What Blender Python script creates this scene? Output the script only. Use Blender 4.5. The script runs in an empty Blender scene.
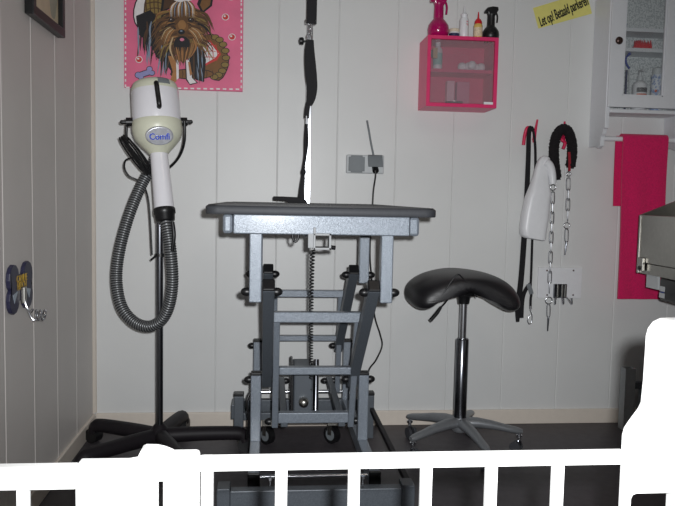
import bpy, bmesh, math, random
from mathutils import Vector, Matrix
random.seed(7)
PI = math.pi
C = bpy.context.scene.collection

# ------------------------------------------------------------------ camera model
FPX, YAW, PITCH, ROLL, CAMH = 724.0, 0.0988, 0.0757, 0.0201, 1.011
WALL = 3.15                    # distance to the back wall
LEFT = -0.731                  # left wall plane
RIGHT = 2.25
CEIL = 2.45
PLANK = 0.2574
_c, _s = math.cos, math.sin
FWD = Vector((_s(YAW)*_c(PITCH), _c(YAW)*_c(PITCH), -_s(PITCH)))
_r = Vector((_c(YAW), -_s(YAW), 0)); _u = _r.cross(FWD)
RGT = _r*_c(ROLL) + _u*_s(ROLL); UPV = -_r*_s(ROLL) + _u*_c(ROLL)
CAM = Vector((0, 0, CAMH))

def ray(px, py):
    return FWD*FPX + RGT*(px-337.5) - UPV*(py-253.0)
def at(px, py, Y):             # point of the plane y = Y
    d = ray(px, py); return CAM + d*(Y/d.y)
def atx(px, py, X):            # point of the plane x = X
    d = ray(px, py); return CAM + d*(X/d.x)
def ax(px, Y, py=250): return at(px, py, Y).x
def az(px, py, Y): return at(px, py, Y).z
def L(n, Y): return n*Y/FPX    # pixels -> metres at a distance

# ------------------------------------------------------------------ materials
def lin(c):
    return tuple(((v/255.0)/12.92 if v <= 10 else (((v/255.0)+0.055)/1.055)**2.4) for v in c)
MATS = {}
def mat(name, rgb, rough=.5, metal=0., noise=.06, nscale=40., bump=0., bscale=200., coat=0., spec=None, sheen=0., coatr=.08):
    if name in MATS: return MATS[name]
    m = bpy.data.materials.new(name); m.use_nodes = True
    nt = m.node_tree; b = nt.nodes['Principled BSDF']
    c = lin(rgb)
    b.inputs['Roughness'].default_value = rough; b.inputs['Metallic'].default_value = metal
    if coat: b.inputs['Coat Weight'].default_value = coat; b.inputs['Coat Roughness'].default_value = coatr
    if spec is not None: b.inputs['Specular IOR Level'].default_value = spec
    if sheen: b.inputs['Sheen Weight'].default_value = sheen
    tc = nt.nodes.new('ShaderNodeTexCoord')
    n = nt.nodes.new('ShaderNodeTexNoise'); n.inputs['Scale'].default_value = nscale; n.inputs['Detail'].default_value = 4
    nt.links.new(tc.outputs['Object'], n.inputs['Vector'])
    r = nt.nodes.new('ShaderNodeValToRGB')
    r.color_ramp.elements[0].position = .3; r.color_ramp.elements[1].position = .7
    r.color_ramp.elements[0].color = tuple(v*(1-noise) for v in c)+(1,)
    r.color_ramp.elements[1].color = tuple(min(1, v*(1+noise)) for v in c)+(1,)
    nt.links.new(n.outputs['Fac'], r.inputs['Fac']); nt.links.new(r.outputs['Color'], b.inputs['Base Color'])
    if bump:
        n2 = nt.nodes.new('ShaderNodeTexNoise'); n2.inputs['Scale'].default_value = bscale; n2.inputs['Detail'].default_value = 2
        nt.links.new(tc.outputs['Object'], n2.inputs['Vector'])
        bp = nt.nodes.new('ShaderNodeBump'); bp.inputs['Strength'].default_value = bump; bp.inputs['Distance'].default_value = .002 if bscale != 460 else .0011
        nt.links.new(n2.outputs['Fac'], bp.inputs['Height']); nt.links.new(bp.outputs['Normal'], b.inputs['Normal'])
    MATS[name] = m
    return m

def glassmat(name, tint, haze, gloss=.06):
    m = bpy.data.materials.new(name); m.use_nodes = True
    nt = m.node_tree; nt.nodes.clear()
    out = nt.nodes.new('ShaderNodeOutputMaterial')
    tr = nt.nodes.new('ShaderNodeBsdfTransparent'); tr.inputs['Color'].default_value = tuple(tint)+(1,)
    df = nt.nodes.new('ShaderNodeBsdfDiffuse'); df.inputs['Color'].default_value = (.55, .55, .58, 1)
    gl = nt.nodes.new('ShaderNodeBsdfGlossy'); gl.inputs['Roughness'].default_value = .03
    m1 = nt.nodes.new('ShaderNodeMixShader'); m1.inputs[0].default_value = haze
    m2 = nt.nodes.new('ShaderNodeMixShader'); m2.inputs[0].default_value = gloss
    nt.links.new(tr.outputs[0], m1.inputs[1]); nt.links.new(df.outputs[0], m1.inputs[2])
    nt.links.new(m1.outputs[0], m2.inputs[1]); nt.links.new(gl.outputs[0], m2.inputs[2])
    nt.links.new(m2.outputs[0], out.inputs['Surface'])
    return m

def specklemat(name, base, spot, scale):
    m = bpy.data.materials.new(name); m.use_nodes = True
    nt = m.node_tree; b = nt.nodes['Principled BSDF']; b.inputs['Roughness'].default_value = .6
    tc = nt.nodes.new('ShaderNodeTexCoord')
    n = nt.nodes.new('ShaderNodeTexNoise'); n.inputs['Scale'].default_value = scale; n.inputs['Detail'].default_value = 3
    r = nt.nodes.new('ShaderNodeValToRGB')
    r.color_ramp.elements[0].position = .44; r.color_ramp.elements[0].color = lin(spot)+(1,)
    r.color_ramp.elements[1].position = .52; r.color_ramp.elements[1].color = lin(base)+(1,)
    nt.links.new(tc.outputs['Object'], n.inputs['Vector'])
    nt.links.new(n.outputs['Fac'], r.inputs['Fac']); nt.links.new(r.outputs['Color'], b.inputs['Base Color'])
    return m

M_WALL = mat('white_panel_wall', (222, 223, 222), .42, noise=.015, nscale=6, bump=.05, bscale=60)
M_WALLL = mat('white_panel_side_wall', (214, 209, 205), .5, noise=.02, nscale=6, bump=.05, bscale=60)
M_TRIM = mat('cream_trim', (226, 216, 204), .45, noise=.02)
M_FLOOR = mat('dark_vinyl_floor', (72, 68, 72), .5, noise=.15, nscale=30, bump=.1, bscale=150)
M_CEIL = mat('white_ceiling', (225, 225, 220), .7)
M_GATE = mat('white_gate_paint', (240, 240, 238), .35, noise=.01)
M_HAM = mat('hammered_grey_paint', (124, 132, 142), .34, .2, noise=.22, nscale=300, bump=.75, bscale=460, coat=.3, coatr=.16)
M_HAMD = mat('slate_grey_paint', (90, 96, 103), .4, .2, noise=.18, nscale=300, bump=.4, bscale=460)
M_RUB = mat('black_rubber', (30, 30, 32), .55, noise=.1, bump=.2, bscale=300)
M_EDGE = mat('grey_rubber_edge', (58, 60, 65), .6, noise=.08, nscale=80)
M_BLK = mat('black_plastic', (22, 22, 24), .38, noise=.05)
M_BLKM = mat('black_matt_paint', (28, 24, 28), .55, noise=.08, spec=.3)
M_STRAP = mat('black_webbing', (26, 25, 29), .8, noise=.15, nscale=400, bump=.3, bscale=600)
M_CHR = mat('chrome', (215, 217, 222), .24, 1., noise=.02)
M_CHD = mat('dark_chrome', (120, 122, 128), .22, 1., noise=.03)
M_STEEL = mat('brushed_steel', (176, 174, 168), .34, 1., noise=.05, nscale=60)
M_ALU = mat('cast_aluminium', (140, 143, 147), .36, .5, noise=.06, nscale=60)
M_DRY = mat('white_enamel', (236, 235, 240), .25, noise=.01, coat=.3)
M_CRM = mat('cream_plastic', (220, 221, 200), .35, noise=.02)
M_GREY = mat('grey_plastic', (118, 124, 128), .5, noise=.04)
M_LGREY = mat('pale_grey_plastic', (196, 200, 202), .45, noise=.02)
M_PINK = mat('pink_lacquer', (226, 54, 112), .35, noise=.04, nscale=30)
M_PINKD = mat('magenta_plastic', (172, 8, 92), .22, noise=.03, coat=.3)
M_RED = mat('red_plastic', (214, 30, 44), .35, noise=.03)
M_HOOK = mat('pink_red_plastic', (214, 36, 84), .4, noise=.03)
M_TOWEL = mat('pink_terry', (222, 24, 98), .95, noise=.12, nscale=160, bump=.9, bscale=420, sheen=.2)
M_WHT = mat('white_plastic', (232, 233, 236), .35, noise=.02)
M_CAB = mat('white_cabinet_paint', (226, 228, 232), .42, noise=.015)
M_SKIN = mat('black_leatherette', (28, 27, 30), .42, noise=.06, nscale=50, bump=.12, bscale=260)
M_YEL = mat('yellow_card', (232, 224, 128), .7, noise=.03)
M_INK = mat('black_ink', (20, 20, 22), .7)
M_BLUE = mat('blue_plastic', (38, 62, 150), .45)
M_NAVY = mat('navy_label', (40, 46, 84), .5)
M_OCH = mat('amber_liquid', (222, 190, 108), .3, noise=.05)
M_BRONZE = mat('bronze_knob', (92, 74, 70), .3, .8)
M_COTTON = mat('cotton_white', (238, 238, 240), .95, noise=.03, bump=.3, bscale=120)
M_FRINGE = mat('black_fleece', (24, 20, 24), 1., noise=.3, nscale=300, bump=1., bscale=350)
M_SPK = specklemat('speckled_white_panel', (228, 231, 231), (186, 192, 194), 130)
M_GLASS = glassmat('clear_glass', (.97, .98, .98), .05, .04)
M_FROST = glassmat('hazed_glass', (.96, .94, .95), .19, .05)

# ------------------------------------------------------------------ mesh builder
def frame(d):
    d = d.normalized()
    a = Vector((0, 0, 1)) if abs(d.z) < .9 else Vector((0, 1, 0))
    u = d.cross(a).normalized(); v = u.cross(d).normalized()
    return u, v
class MB:
    def __init__(s): s.bm = bmesh.new(); s.mats = []; s.flat = False
    def mi(s, m):
        if m not in s.mats: s.mats.append(m)
        return s.mats.index(m)
    def _merge(s, tmp, m):
        i = s.mi(m) if m else 0
        for f in tmp.faces: f.material_index = i
        me = bpy.data.meshes.new('t'); tmp.to_mesh(me); tmp.free()
        n0 = len(s.bm.faces)
        s.bm.from_mesh(me); bpy.data.meshes.remove(me)
        s.bm.faces.ensure_lookup_table()
        for f in s.bm.faces[n0:]: f.material_index = i
    def box(s, c, size, m, rot=None, bev=0., seg=2):
        s.flat = True
        t = bmesh.new(); bmesh.ops.create_cube(t, size=1)
        for v in t.verts: v.co = Vector((v.co.x*size[0], v.co.y*size[1], v.co.z*size[2]))
        if bev: bmesh.ops.bevel(t, geom=list(t.edges), offset=bev, segments=seg, affect='EDGES', profile=.5)
        mt = Matrix.Translation(Vector(c)) @ (rot.to_4x4() if rot else Matrix())
        bmesh.ops.transform(t, matrix=mt, verts=t.verts); s._merge(t, m); return s
    def bb(s, a, b, m, bev=0., seg=2):     # box between two corners
        a, b = Vector(a), Vector(b)
        return s.box((a+b)/2, (abs(b.x-a.x), abs(b.y-a.y), abs(b.z-a.z)), m, bev=bev, seg=seg)
    def bar(s, p0, p1, w, h, m, bev=0., side=Vector((1, 0, 0))):   # square bar p0-p1, w along side
        p0, p1 = Vector(p0), Vector(p1); d = (p1-p0); l = d.length; d.normalize()
        x = (side - d*side.dot(d)).normalized(); y = d.cross(x)
        R = Matrix((x, y, d)).transposed()
        return s.box((p0+p1)/2, (w, h, l), m, rot=R, bev=bev)
    def tube(s, pts, r, m, seg=10, closed=False, caps=True, mats2=None):
        pts = [Vector(p) for p in pts]; n = len(pts)
        rs = r if isinstance(r, (list, tuple)) else [r]*n
        rings = []; u = None
        for i, p in enumerate(pts):
            if closed: d = pts[(i+1) % n]-pts[i-1]
            else: d = pts[min(i+1, n-1)]-pts[max(i-1, 0)]
            if d.length < 1e-9: d = Vector((0, 0, 1))
            d.normalize()
            if u is None: u, v = frame(d)
            else:
                u = (u-d*u.dot(d))
                if u.length < 1e-6: u, v = frame(d)
                u.normalize(); v = d.cross(u)
            v = d.cross(u)
            rings.append([s.bm.verts.new(p+(u*math.cos(a)+v*math.sin(a))*rs[i]) for a in [2*PI*k/seg for k in range(seg)]])
        i0 = s.mi(m); i1 = s.mi(mats2) if mats2 else i0
        rng = range(n) if closed else range(n-1)
        for i in rng:
            A, B = rings[i], rings[(i+1) % n]
            for k in range(seg):
                f = s.bm.faces.new((A[k], A[(k+1) % seg], B[(k+1) % seg], B[k])); f.material_index = i1 if (mats2 and i % 4 < 2) else i0
        if caps and not closed:
            f = s.bm.faces.new(rings[0][::-1]); f.material_index = i0
            f = s.bm.faces.new(rings[-1]); f.material_index = i0
        return s
    def cyl(s, p0, p1, r, m, seg=16, r1=None):
        return s.tube([p0, p1], [r, r if r1 is None else r1], m, seg)
    def lathe(s, prof, p0, d, m, seg=28, caps=True):    # prof: (along, radius)
        p0 = Vector(p0); d = Vector(d).normalized(); u, v = frame(d); rings = []
        i0 = s.mi(m)
        for (t, r) in prof:
            rings.append([s.bm.verts.new(p0+d*t+(u*math.cos(a)+v*math.sin(a))*max(r, 1e-5)) for a in [2*PI*k/seg for k in range(seg)]])
        for A, B in zip(rings, rings[1:]):
            for k in range(seg):
                f = s.bm.faces.new((A[k], A[(k+1) % seg], B[(k+1) % seg], B[k])); f.material_index = i0
        if caps:
            f = s.bm.faces.new(rings[0][::-1]); f.material_index = i0
            f = s.bm.faces.new(rings[-1]); f.material_index = i0
        return s
    def ball(s, c, r, m, seg=14, sc=(1, 1, 1), rot=None):
        t = bmesh.new(); bmesh.ops.create_uvsphere(t, u_segments=seg, v_segments=max(6, seg*2//3), radius=r)
        mt = Matrix.Translation(Vector(c)) @ (rot.to_4x4() if rot else Matrix()) @ Matrix.Diagonal(tuple(sc)+(1,))
        bmesh.ops.transform(t, matrix=mt, verts=t.verts); s._merge(t, m); return s
    def prism(s, pts, off, m, bev=0., holes=()):        # polygon pts (3-D, planar) extruded by off
        s.flat = True
        t = bmesh.new(); off = Vector(off)
        if holes:
            es = []
            for loop in [pts]+list(holes):
                vs = [t.verts.new(Vector(p)) for p in loop]
                es += [t.edges.new((vs[i], vs[(i+1) % len(vs)])) for i in range(len(vs))]
            bmesh.ops.triangle_fill(t, use_beauty=True, use_dissolve=False, edges=es)
        else:
            t.faces.new([t.verts.new(Vector(p)) for p in pts])
        if off.length > 0:
            g = bmesh.ops.extrude_face_region(t, geom=list(t.faces))
            bmesh.ops.translate(t, vec=off, verts=[e for e in g['geom'] if isinstance(e, bmesh.types.BMVert)])
            if bev:
                es = [e for e in t.edges if len(e.link_faces) == 2 and e.calc_face_angle(0) > .9]
                bmesh.ops.bevel(t, geom=es, offset=bev, segments=2, affect='EDGES', profile=.5)
        s._merge(t, m); return s
    def poly(s, pts, m):
        f = s.bm.faces.new([s.bm.verts.new(Vector(p)) for p in pts]); f.material_index = s.mi(m); return s
    def rings(s, rings, m, caps=True):
        i0 = s.mi(m); R = [[s.bm.verts.new(Vector(p)) for p in ring] for ring in rings]; n = len(R[0])
        for A, B in zip(R, R[1:]):
            for k in range(n):
                f = s.bm.faces.new((A[k], A[(k+1) % n], B[(k+1) % n], B[k])); f.material_index = i0
        if caps:
            s.bm.faces.new(R[0][::-1]).material_index = i0; s.bm.faces.new(R[-1]).material_index = i0
        return s
    def build(s, name, parent=None, smooth=None, loc=None, fixn=True):
        if fixn: bmesh.ops.recalc_face_normals(s.bm, faces=s.bm.faces)
        root = parent
        while root is not None and root.parent is not None: root = root.parent
        if root is not None: o3 = root.location.copy()
        elif loc is not None: o3 = Vector(loc)
        else:
            cs = [v.co for v in s.bm.verts]
            o3 = Vector(((min(c.x for c in cs)+max(c.x for c in cs))/2, (min(c.y for c in cs)+max(c.y for c in cs))/2, min(c.z for c in cs)))
        bmesh.ops.translate(s.bm, vec=-o3, verts=s.bm.verts)
        me = bpy.data.meshes.new(name); s.bm.to_mesh(me); s.bm.free()
        for m in s.mats: me.materials.append(m)
        if smooth is None: smooth = 18 if s.flat else 48
        if smooth:
            me.shade_smooth(); me.set_sharp_from_angle(angle=math.radians(smooth))
        o = bpy.data.objects.new(name, me); C.objects.link(o)
        if parent is not None: o.parent = parent
        else: o.location = o3
        return o

def tag(o, label, cat, group=None):
    o['label'] = label; o['category'] = cat
    if group: o['group'] = group
    return o
def thing(name, label, cat, loc, group=None):
    o = bpy.data.objects.new(name, None); C.objects.link(o); o.location = Vector(loc); o.empty_display_size = .05
    return tag(o, label, cat, group)
def struct(o): o['kind'] = 'structure'; return o
def lab(o, label): o['label'] = label; return o
def smoothpath(pts, n=8, closed=False):        # Catmull-Rom
    P = [Vector(p) for p in pts]; out = []; N = len(P)
    rng = range(N) if closed else range(N-1)
    for i in rng:
        if closed: p0, p1, p2, p3 = P[i-1], P[i], P[(i+1) % N], P[(i+2) % N]
        else: p0, p1, p2, p3 = P[max(i-1, 0)], P[i], P[i+1], P[min(i+2, N-1)]
        for k in range(n):
            t = k/n
            out.append(.5*((2*p1)+(p2-p0)*t+(2*p0-5*p1+4*p2-p3)*t*t+(3*p1-p0-3*p2+p3)*t**3))
    if not closed: out.append(P[-1])
    return out
def resample(pts, step):
    out = [pts[0]]; acc = 0
    for a, b in zip(pts, pts[1:]):
        l = (b-a).length; d = step-acc
        while d <= l and l > 0:
            out.append(a+(b-a)*(d/l)); d += step
        acc = (acc+l) % step if l < step-acc else l-(d-step)
    return out
def text(name, body, parent, m, size, mtx, bold=0., sx=1., ext=.0006, fat=0.):
    cu = bpy.data.curves.new(name, 'FONT'); cu.body = body; cu.size = size; cu.offset = bold; cu.extrude = ext
    cu.align_x = 'CENTER'; cu.align_y = 'CENTER'
    tmp = bpy.data.objects.new('t', cu); C.objects.link(tmp)
    bpy.context.view_layer.update()
    me = bpy.data.meshes.new_from_object(tmp.evaluated_get(bpy.context.evaluated_depsgraph_get()))
    bpy.data.objects.remove(tmp); bpy.data.curves.remove(cu)
    r = parent
    while r.parent is not None: r = r.parent
    me.transform(Matrix.Translation(-r.location) @ mtx @ Matrix.Diagonal((sx, 1, 1, 1)))
    if fat:
        b = bmesh.new()
        for dx, dy in ((-fat, 0), (0, 0), (fat, 0), (0, fat*.5), (0, -fat*.5)):
            n0 = len(b.verts); b.from_mesh(me); b.verts.ensure_lookup_table()
            off = (mtx.to_3x3() @ Vector((dx, dy, (dx+dy*.3)*.02)))
            for v in b.verts[n0:]: v.co += off
        b.to_mesh(me); b.free()
    me.materials.clear(); me.materials.append(m); me.name = name
    o = bpy.data.objects.new(name, me); C.objects.link(o); o.parent = parent
    return o
def basis(x, y, o):
    x = Vector(x).normalized(); y = Vector(y); y = (y-x*y.dot(x)).normalized(); z = x.cross(y)
    m = Matrix((x, y, z)).transposed().to_4x4(); m.translation = Vector(o); return m

# ================================================================== the room
def grooved(along0, along1, marks, to3, z0, z1, thick, m):
    b = MB(); prof = []; g, dp = .0035, .0035
    prof.append((along0, 0))
    for q in marks:
        if along0+g < q < along1-g: prof += [(q-g, 0), (q, dp), (q+g, 0)]
    prof.append((along1, 0)); prof += [(along1, thick), (along0, thick)]
    return b.prism([to3(a, d, z0) for a, d in prof], (0, 0, z1-z0), m)
mk = [-.2136+PLANK*i for i in range(-3, 10)]
struct(grooved(LEFT-.1, RIGHT+.1, mk, lambda a, d, z: (a, WALL+d, z), 0, CEIL, .1, M_WALL).build('wall_back', smooth=0))
mk = sorted(WALL-1.0765*PLANK-PLANK*i for i in range(0, 18))
struct(grooved(-1.2, WALL, mk, lambda a, d, z: (LEFT-d, a, z), 0, CEIL, .1, M_WALLL).build('wall_left', smooth=0))
struct(MB().bb((RIGHT, -1.2, 0), (RIGHT+.1, WALL, CEIL), M_WALL).build('wall_right', smooth=0))
struct(MB().bb((LEFT-.1, -1.2, -.1), (RIGHT+.1, WALL+.1, 0), M_FLOOR).build('floor', smooth=0))
struct(MB().bb((LEFT-.1, -1.2, CEIL), (RIGHT+.1, WALL+.1, CEIL+.1), M_CEIL).build('ceiling', smooth=0))
struct(MB().bb((LEFT+.012, WALL-.012, 0), (RIGHT, WALL, .066), M_TRIM, bev=.003).build('baseboard_back'))
struct(MB().bb((LEFT, -1.2, 0), (LEFT+.012, WALL-.0125, .066), M_TRIM, bev=.003).build('baseboard_left'))
cb = MB(); cb.prism([(LEFT, WALL, .067), (LEFT+.014, WALL, .067), (LEFT+.010, WALL-.008, .067), (LEFT+.004, WALL-.013, .067), (LEFT, WALL-.016, .067)], (0, 0, CEIL-.067), M_TRIM)
struct(cb.build('trim_1'))

# ================================================================== left wall: framed picture, hook plaque
def framed_picture():
    X = LEFT
    y0 = atx(24, 10, X).y; y1 = atx(65, 36, X+.02).y      # near and far edges along the wall
    d = .028; y1 = atx(65.5, 38.5, X+d).y; zb = atx(65.5, 38.5, X+d).z; zt = zb+.42; w = .03
    t = thing('framed_picture', 'small picture in a black frame hanging high on the left wall', 'picture', (X, (y0+y1)/2, zb))
    f = MB()
    f.bb((X+.0005, y0, zb), (X+d, y1, zb+w), M_BLK, bev=.003); f.bb((X+.0005, y0, zt-w), (X+d, y1, zt), M_BLK, bev=.003)
    f.bb((X+.0005, y0, zb+w*.9), (X+d, y0+w, zt-w*.9), M_BLK, bev=.003); f.bb((X+.0005, y1-w, zb+w*.9), (X+d, y1, zt-w*.9), M_BLK, bev=.003)
    f.build('frame', t)
    mp = mat('picture_print', (206, 190, 160), .4, noise=.12, nscale=9)
    md = mat('picture_print_shape', (228, 196, 178), .4, noise=.1, nscale=20)
    mg = mat('picture_print_grey', (168, 168, 150), .4)
    p = MB(); p.bb((X+.001, y0+w*.8, zb+w*.8), (X+.012, y1-w*.8, zt-w*.8), mp)
    yc = y1-.09; zc = zb+.115
    p.poly([(X+.0125, yc+.05*math.cos(a)*(1+.2*math.sin(3*a)), zc+.07*math.sin(a)) for a in [2*PI*k/24 for k in range(24)]], mg)
    p.poly([(X+.013, yc+.02+.035*math.cos(a), zc+.045+.045*math.sin(a)*(1+.2*math.cos(2*a))) for a in [2*PI*k/24 for k in range(24)]], md)
    p.build('print', t, smooth=0, fixn=False)
framed_picture()

def hook_plaque():
    X = LEFT
    c = atx(17.5, 287, X); yA = atx(6, 287, X).y; yB = atx(30, 287, X).y; W = abs(yB-yA); H = abs(atx(17, 264, X).z-atx(17, 313, X).z)
    t = thing('leash_hook', 'dark bone-shaped plaque with gold lettering and a coiled metal hook on the left wall', 'hook', (X, c.y, c.z))
    mb_ = mat('plaque_dark_blue', (46, 46, 72), .4, noise=.1); mg = mat('plaque_gold_ink', (196, 160, 60), .5)
    hw, hh = W/2, H/2
    pts = []
    def arc(cy, cz, r, a0, a1):
        for k in range(9):
            a = math.radians(a0+(a1-a0)*k/8); pts.append((cy+r*math.cos(a), cz+r*math.sin(a)))
    r = hw*.40
    hq = hh-r
    arc(hw*.58, hq, r, -60, 170); arc(-hw*.58, hq, r, 10, 240); arc(-hw*.58, -hq, r, 120, 350); arc(hw*.58, -hq, r, 190, 420)
    MB().prism([(X+.0005, c.y+a, c.z+b) for a, b in pts], (.012, 0, 0), mb_, bev=.002).build('plaque', t)
    mw = mat('plaque_pale_patch', (172, 184, 196), .5)
    for sy in (-1, 1):
        s = MB(); s.prism([(X+.0125, c.y+sy*hw*.35, c.z-hh*.10), (X+.0125, c.y+sy*hw*.75, c.z-hh*.2), (X+.0125, c.y+sy*hw*.62, c.z-hh*.55)], (.001, 0, 0), mw); s.build('pale_patch', t)
    rot = basis((0, 1, 0), (0, 0, 1), (X+.0135, c.y, c.z+hh*.36))
    text('lettering', 'CANINE', t, mg, .03, rot, sx=hw*1.2/.15)
    text('lettering', 'HITCH', t, mg, .032, basis((0, 1, 0), (0, 0, 1), (X+.0135, c.y, c.z+hh*.06)), sx=hw*1.1/.14)
    h = MB(); y = c.y
    h.box((X+.018, y, c.z-hh*.32), (.012, .022, .05), M_STEEL, bev=.003)
    p0 = Vector((X+.02, y, c.z-hh*.45))
    path = [p0, p0+Vector((.007, 0, -.03)), p0+Vector((.015, .004, -.055)), p0+Vector((.024, .006, -.068))]
    r0 = .0145; c0 = p0+Vector((.026, .006, -.052))
    for k in range(0, 44):
        a = -PI/2+2*PI*k/16; path.append(c0+Vector((.00075*k, r0*math.cos(a), r0*math.sin(a))))
    h.tube(smoothpath(path, 3), .0032, M_CHR, 8)
    h.tube(smoothpath([p0+Vector((0, -.004, 0)), p0+Vector((.006, -.004, -.025)), p0+Vector((.018, -.006, -.04)), p0+Vector((.026, -.008, -.032))], 5), .004, M_CHR, 8)
    h.build('hook', t)
hook_plaque()

# ================================================================== dog painting
def painting():
    Yc = WALL-.02
    a = at(124, 88.5, Yc); b = at(242.5, 90.5, Yc)
    x0, x1, zb = a.x, b.x, (a.z+b.z)/2; zt = zb+(x1-x0)*1.02
    t = thing('dog_painting', 'pink canvas painting of a long-haired terrier with a basket, on the back wall', 'painting', ((x0+x1)/2, WALL, zb))
    mp = mat('paint_pink', (236, 116, 152), .6, noise=.06, nscale=14)
    c = MB(); c.bb((x0, Yc, zb), (x1, WALL-.0005, zt), mp, bev=.002); c.build('canvas', t)
    W = lambda n, rgb: mat('paint_'+n, rgb, .6, noise=.08, nscale=60)
    white = W('white', (236, 232, 232)); black = W('black', (26, 24, 28)); brown = W('brown', (128, 88, 48)); tan = W('tan', (176, 122, 72))
    dbrown = W('dark_brown', (82, 56, 36)); blueg = W('blue_grey', (134, 150, 170)); olive = W('olive', (142, 118, 62)); red = W('red', (212, 60, 60))
    lil = W('lilac', (150, 150, 200)); pnk = W('tongue', (226, 130, 160)); cream = W('cream', (206, 178, 138))
    layer = [0]
    def Q(px, py): return at(px, py, Yc-.0006-layer[0]*.00006)
    b = MB()
    def poly(pts, m): layer[0] += 1; b.poly([Q(*p) for p in pts], m)
    def ell(cx, cy, rx, ry, m, rot=0, n=20, wob=0):
        ca, sa = math.cos(rot), math.sin(rot)
        poly([(cx+(rx*math.cos(t_)*ca-ry*math.sin(t_)*sa)*(1+wob*math.sin(5*t_)), cy+(rx*math.cos(t_)*sa+ry*math.sin(t_)*ca)*(1+wob*math.sin(5*t_))) for t_ in [2*PI*k/n for k in range(n)]], m)
    def hair(pts, w, m):             # tapering brush stroke
        layer[0] += 1
        P = smoothpath([Vector((x, y, 0)) for x, y in pts], 5); Lp = []; Rp = []
        for i, p in enumerate(P):
            d = P[min(i+1, len(P)-1)]-P[max(i-1, 0)]; d.normalize(); nrm = Vector((-d.y, d.x, 0)); ww = w*math.sin(PI*(.12+.86*i/(len(P)-1)))
            Lp.append(p+nrm*ww); Rp.append(p-nrm*ww)
        b.poly([Q(p.x, p.y) for p in Lp]+[Q(p.x, p.y) for p in reversed(Rp)], m)
    # dashed white border
    for k in range(18):
        poly([(126+k*6.45, 86.6+k*.108), (129.6+k*6.45, 86.7+k*.108), (129.6+k*6.45, 88.2+k*.108), (126+k*6.45, 88.1+k*.108)], white)
    for k in range(16):
        poly([(124.8, 2+k*5.5), (126.2, 2+k*5.5), (126.2, 4.6+k*5.5), (124.8, 4.6+k*5.5)], white)
        poly([(240.6, 3+k*5.5), (242, 3+k*5.5), (242, 5.6+k*5.5), (240.6, 5.6+k*5.5)], white)
    for k in range(8):
        poly([(124.8, -40+k*5.5), (126.2, -40+k*5.5), (126.2, -37.4+k*5.5), (124.8, -37.4+k*5.5)], white)
        poly([(240.6, -39+k*5.5), (242, -39+k*5.5), (242, -36.4+k*5.5), (240.6, -36.4+k*5.5)], white)
    # basket behind, upper left
    ell(150, 8, 16, 24, black, .35); ell(150, 8, 14.8, 22.8, white, .35)
    ell(156, 6, 12, 25, dbrown, .15); ell(156.5, 6, 11, 24, olive, .15)
    for k in range(5):
        hair([(147+k*4, -14), (146+k*4, 5), (150+k*3.4, 28)], .55, dbrown)
    for k in range(6):
        hair([(145, -8+k*6), (156, -10+k*6), (168, -6+k*6)], .55, dbrown)
    # basket, lower right
    ell(213, 57, 15, 24, black, -.25, wob=.03); ell(213, 57, 14, 23, brown, -.25, wob=.03)
    for k in range(9):
        t_ = -1.4+k*.36; ell(213+13*math.cos(t_), 57+20*math.sin(t_), 4.2, 3, black); ell(213+13*math.cos(t_), 57+20*math.sin(t_), 3.5, 2.4, olive)
    ell(192, 74, 22, 5.5, black); ell(192, 74, 21, 4.6, brown)
    for k in range(7): hair([(176+k*6, 70), (177+k*6, 74), (176+k*6, 79)], .5, dbrown)
    poly([(200, 42), (210, 40), (221, 54), (217, 60), (205, 66), (203, 60)], red); poly([(201.5, 43.5), (209.5, 42), (218.5, 53.5), (215.5, 57.5), (205.6, 63.5), (204, 58)], white)
    for k in range(4): hair([(202+k*4.5, 44), (204+k*4.5, 53), (206+k*3.6, 62)], .4, red)
    for k in range(3): hair([(201, 47+k*5), (210, 45+k*6), (218, 46+k*6)], .4, red)
    # body hair, left dark mass
    R = random.Random(3)
    poly([(136, 16), (150, 10), (168, 26), (176, 50), (172, 72), (164, 62), (157, 58), (150, 44), (138, 34)], black)
    for k in range(34):
        x = 137+R.random()*32; y = 16+R.random()*24
        hair([(x, y), (x-2+R.random()*3, y+9), (x-3+R.random()*5, y+20+R.random()*10)], .9, R.choice([black, black, black, dbrown, blueg]))
    for k in range(14):
        x = 160+R.random()*14; hair([(x, 46), (x-2, 60), (x-6+R.random()*6, 74+R.random()*4)], .8, R.choice([black, blueg, blueg, dbrown]))
    # right dark mass
    poly([(192, 38), (202, 44), (206, 60), (204, 82), (196, 80), (188, 62), (186, 50)], black)
    for k in range(20):
        x = 188+R.random()*14; hair([(x, 44), (x+1, 60), (x-1+R.random()*6, 78+R.random()*6)], .7, R.choice([black, blueg, blueg, dbrown]))
    # front legs
    poly([(168, 56), (178, 56), (178, 76), (176, 82), (170, 81), (173, 72)], tan); poly([(176, 60), (178.6, 60), (178.8, 78), (176.6, 80)], white)
    poly([(185, 60), (190, 60), (193, 78), (198, 83), (190, 85), (186, 80)], black); poly([(186, 60), (189, 60), (192, 78), (196.5, 82.5), (190, 84), (187, 79)], white)
    poly([(188, 62), (190, 62), (192, 74), (190, 76)], tan)
    # ears
    poly([(160, 14), (163, -6), (172, -14), (178, 4)], black); poly([(163, 10), (165, -4), (172, -10), (176, 5)], dbrown)
    poly([(197, 4), (204, -16), (214, -8), (212, 6), (202, 14)], black); poly([(200, 5), (206, -12), (212, -6), (210, 5), (203, 11)], brown)
    # head: layered strokes
    umb = W('umber', (104, 72, 42)); ligh = W('light_brown', (158, 114, 66))
    poly([(162, 24), (168, 10), (184, 3), (200, 10), (206, 24), (204, 38), (196, 48), (188, 58), (183, 64), (177, 56), (168, 48), (162, 38)], umb)
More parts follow.
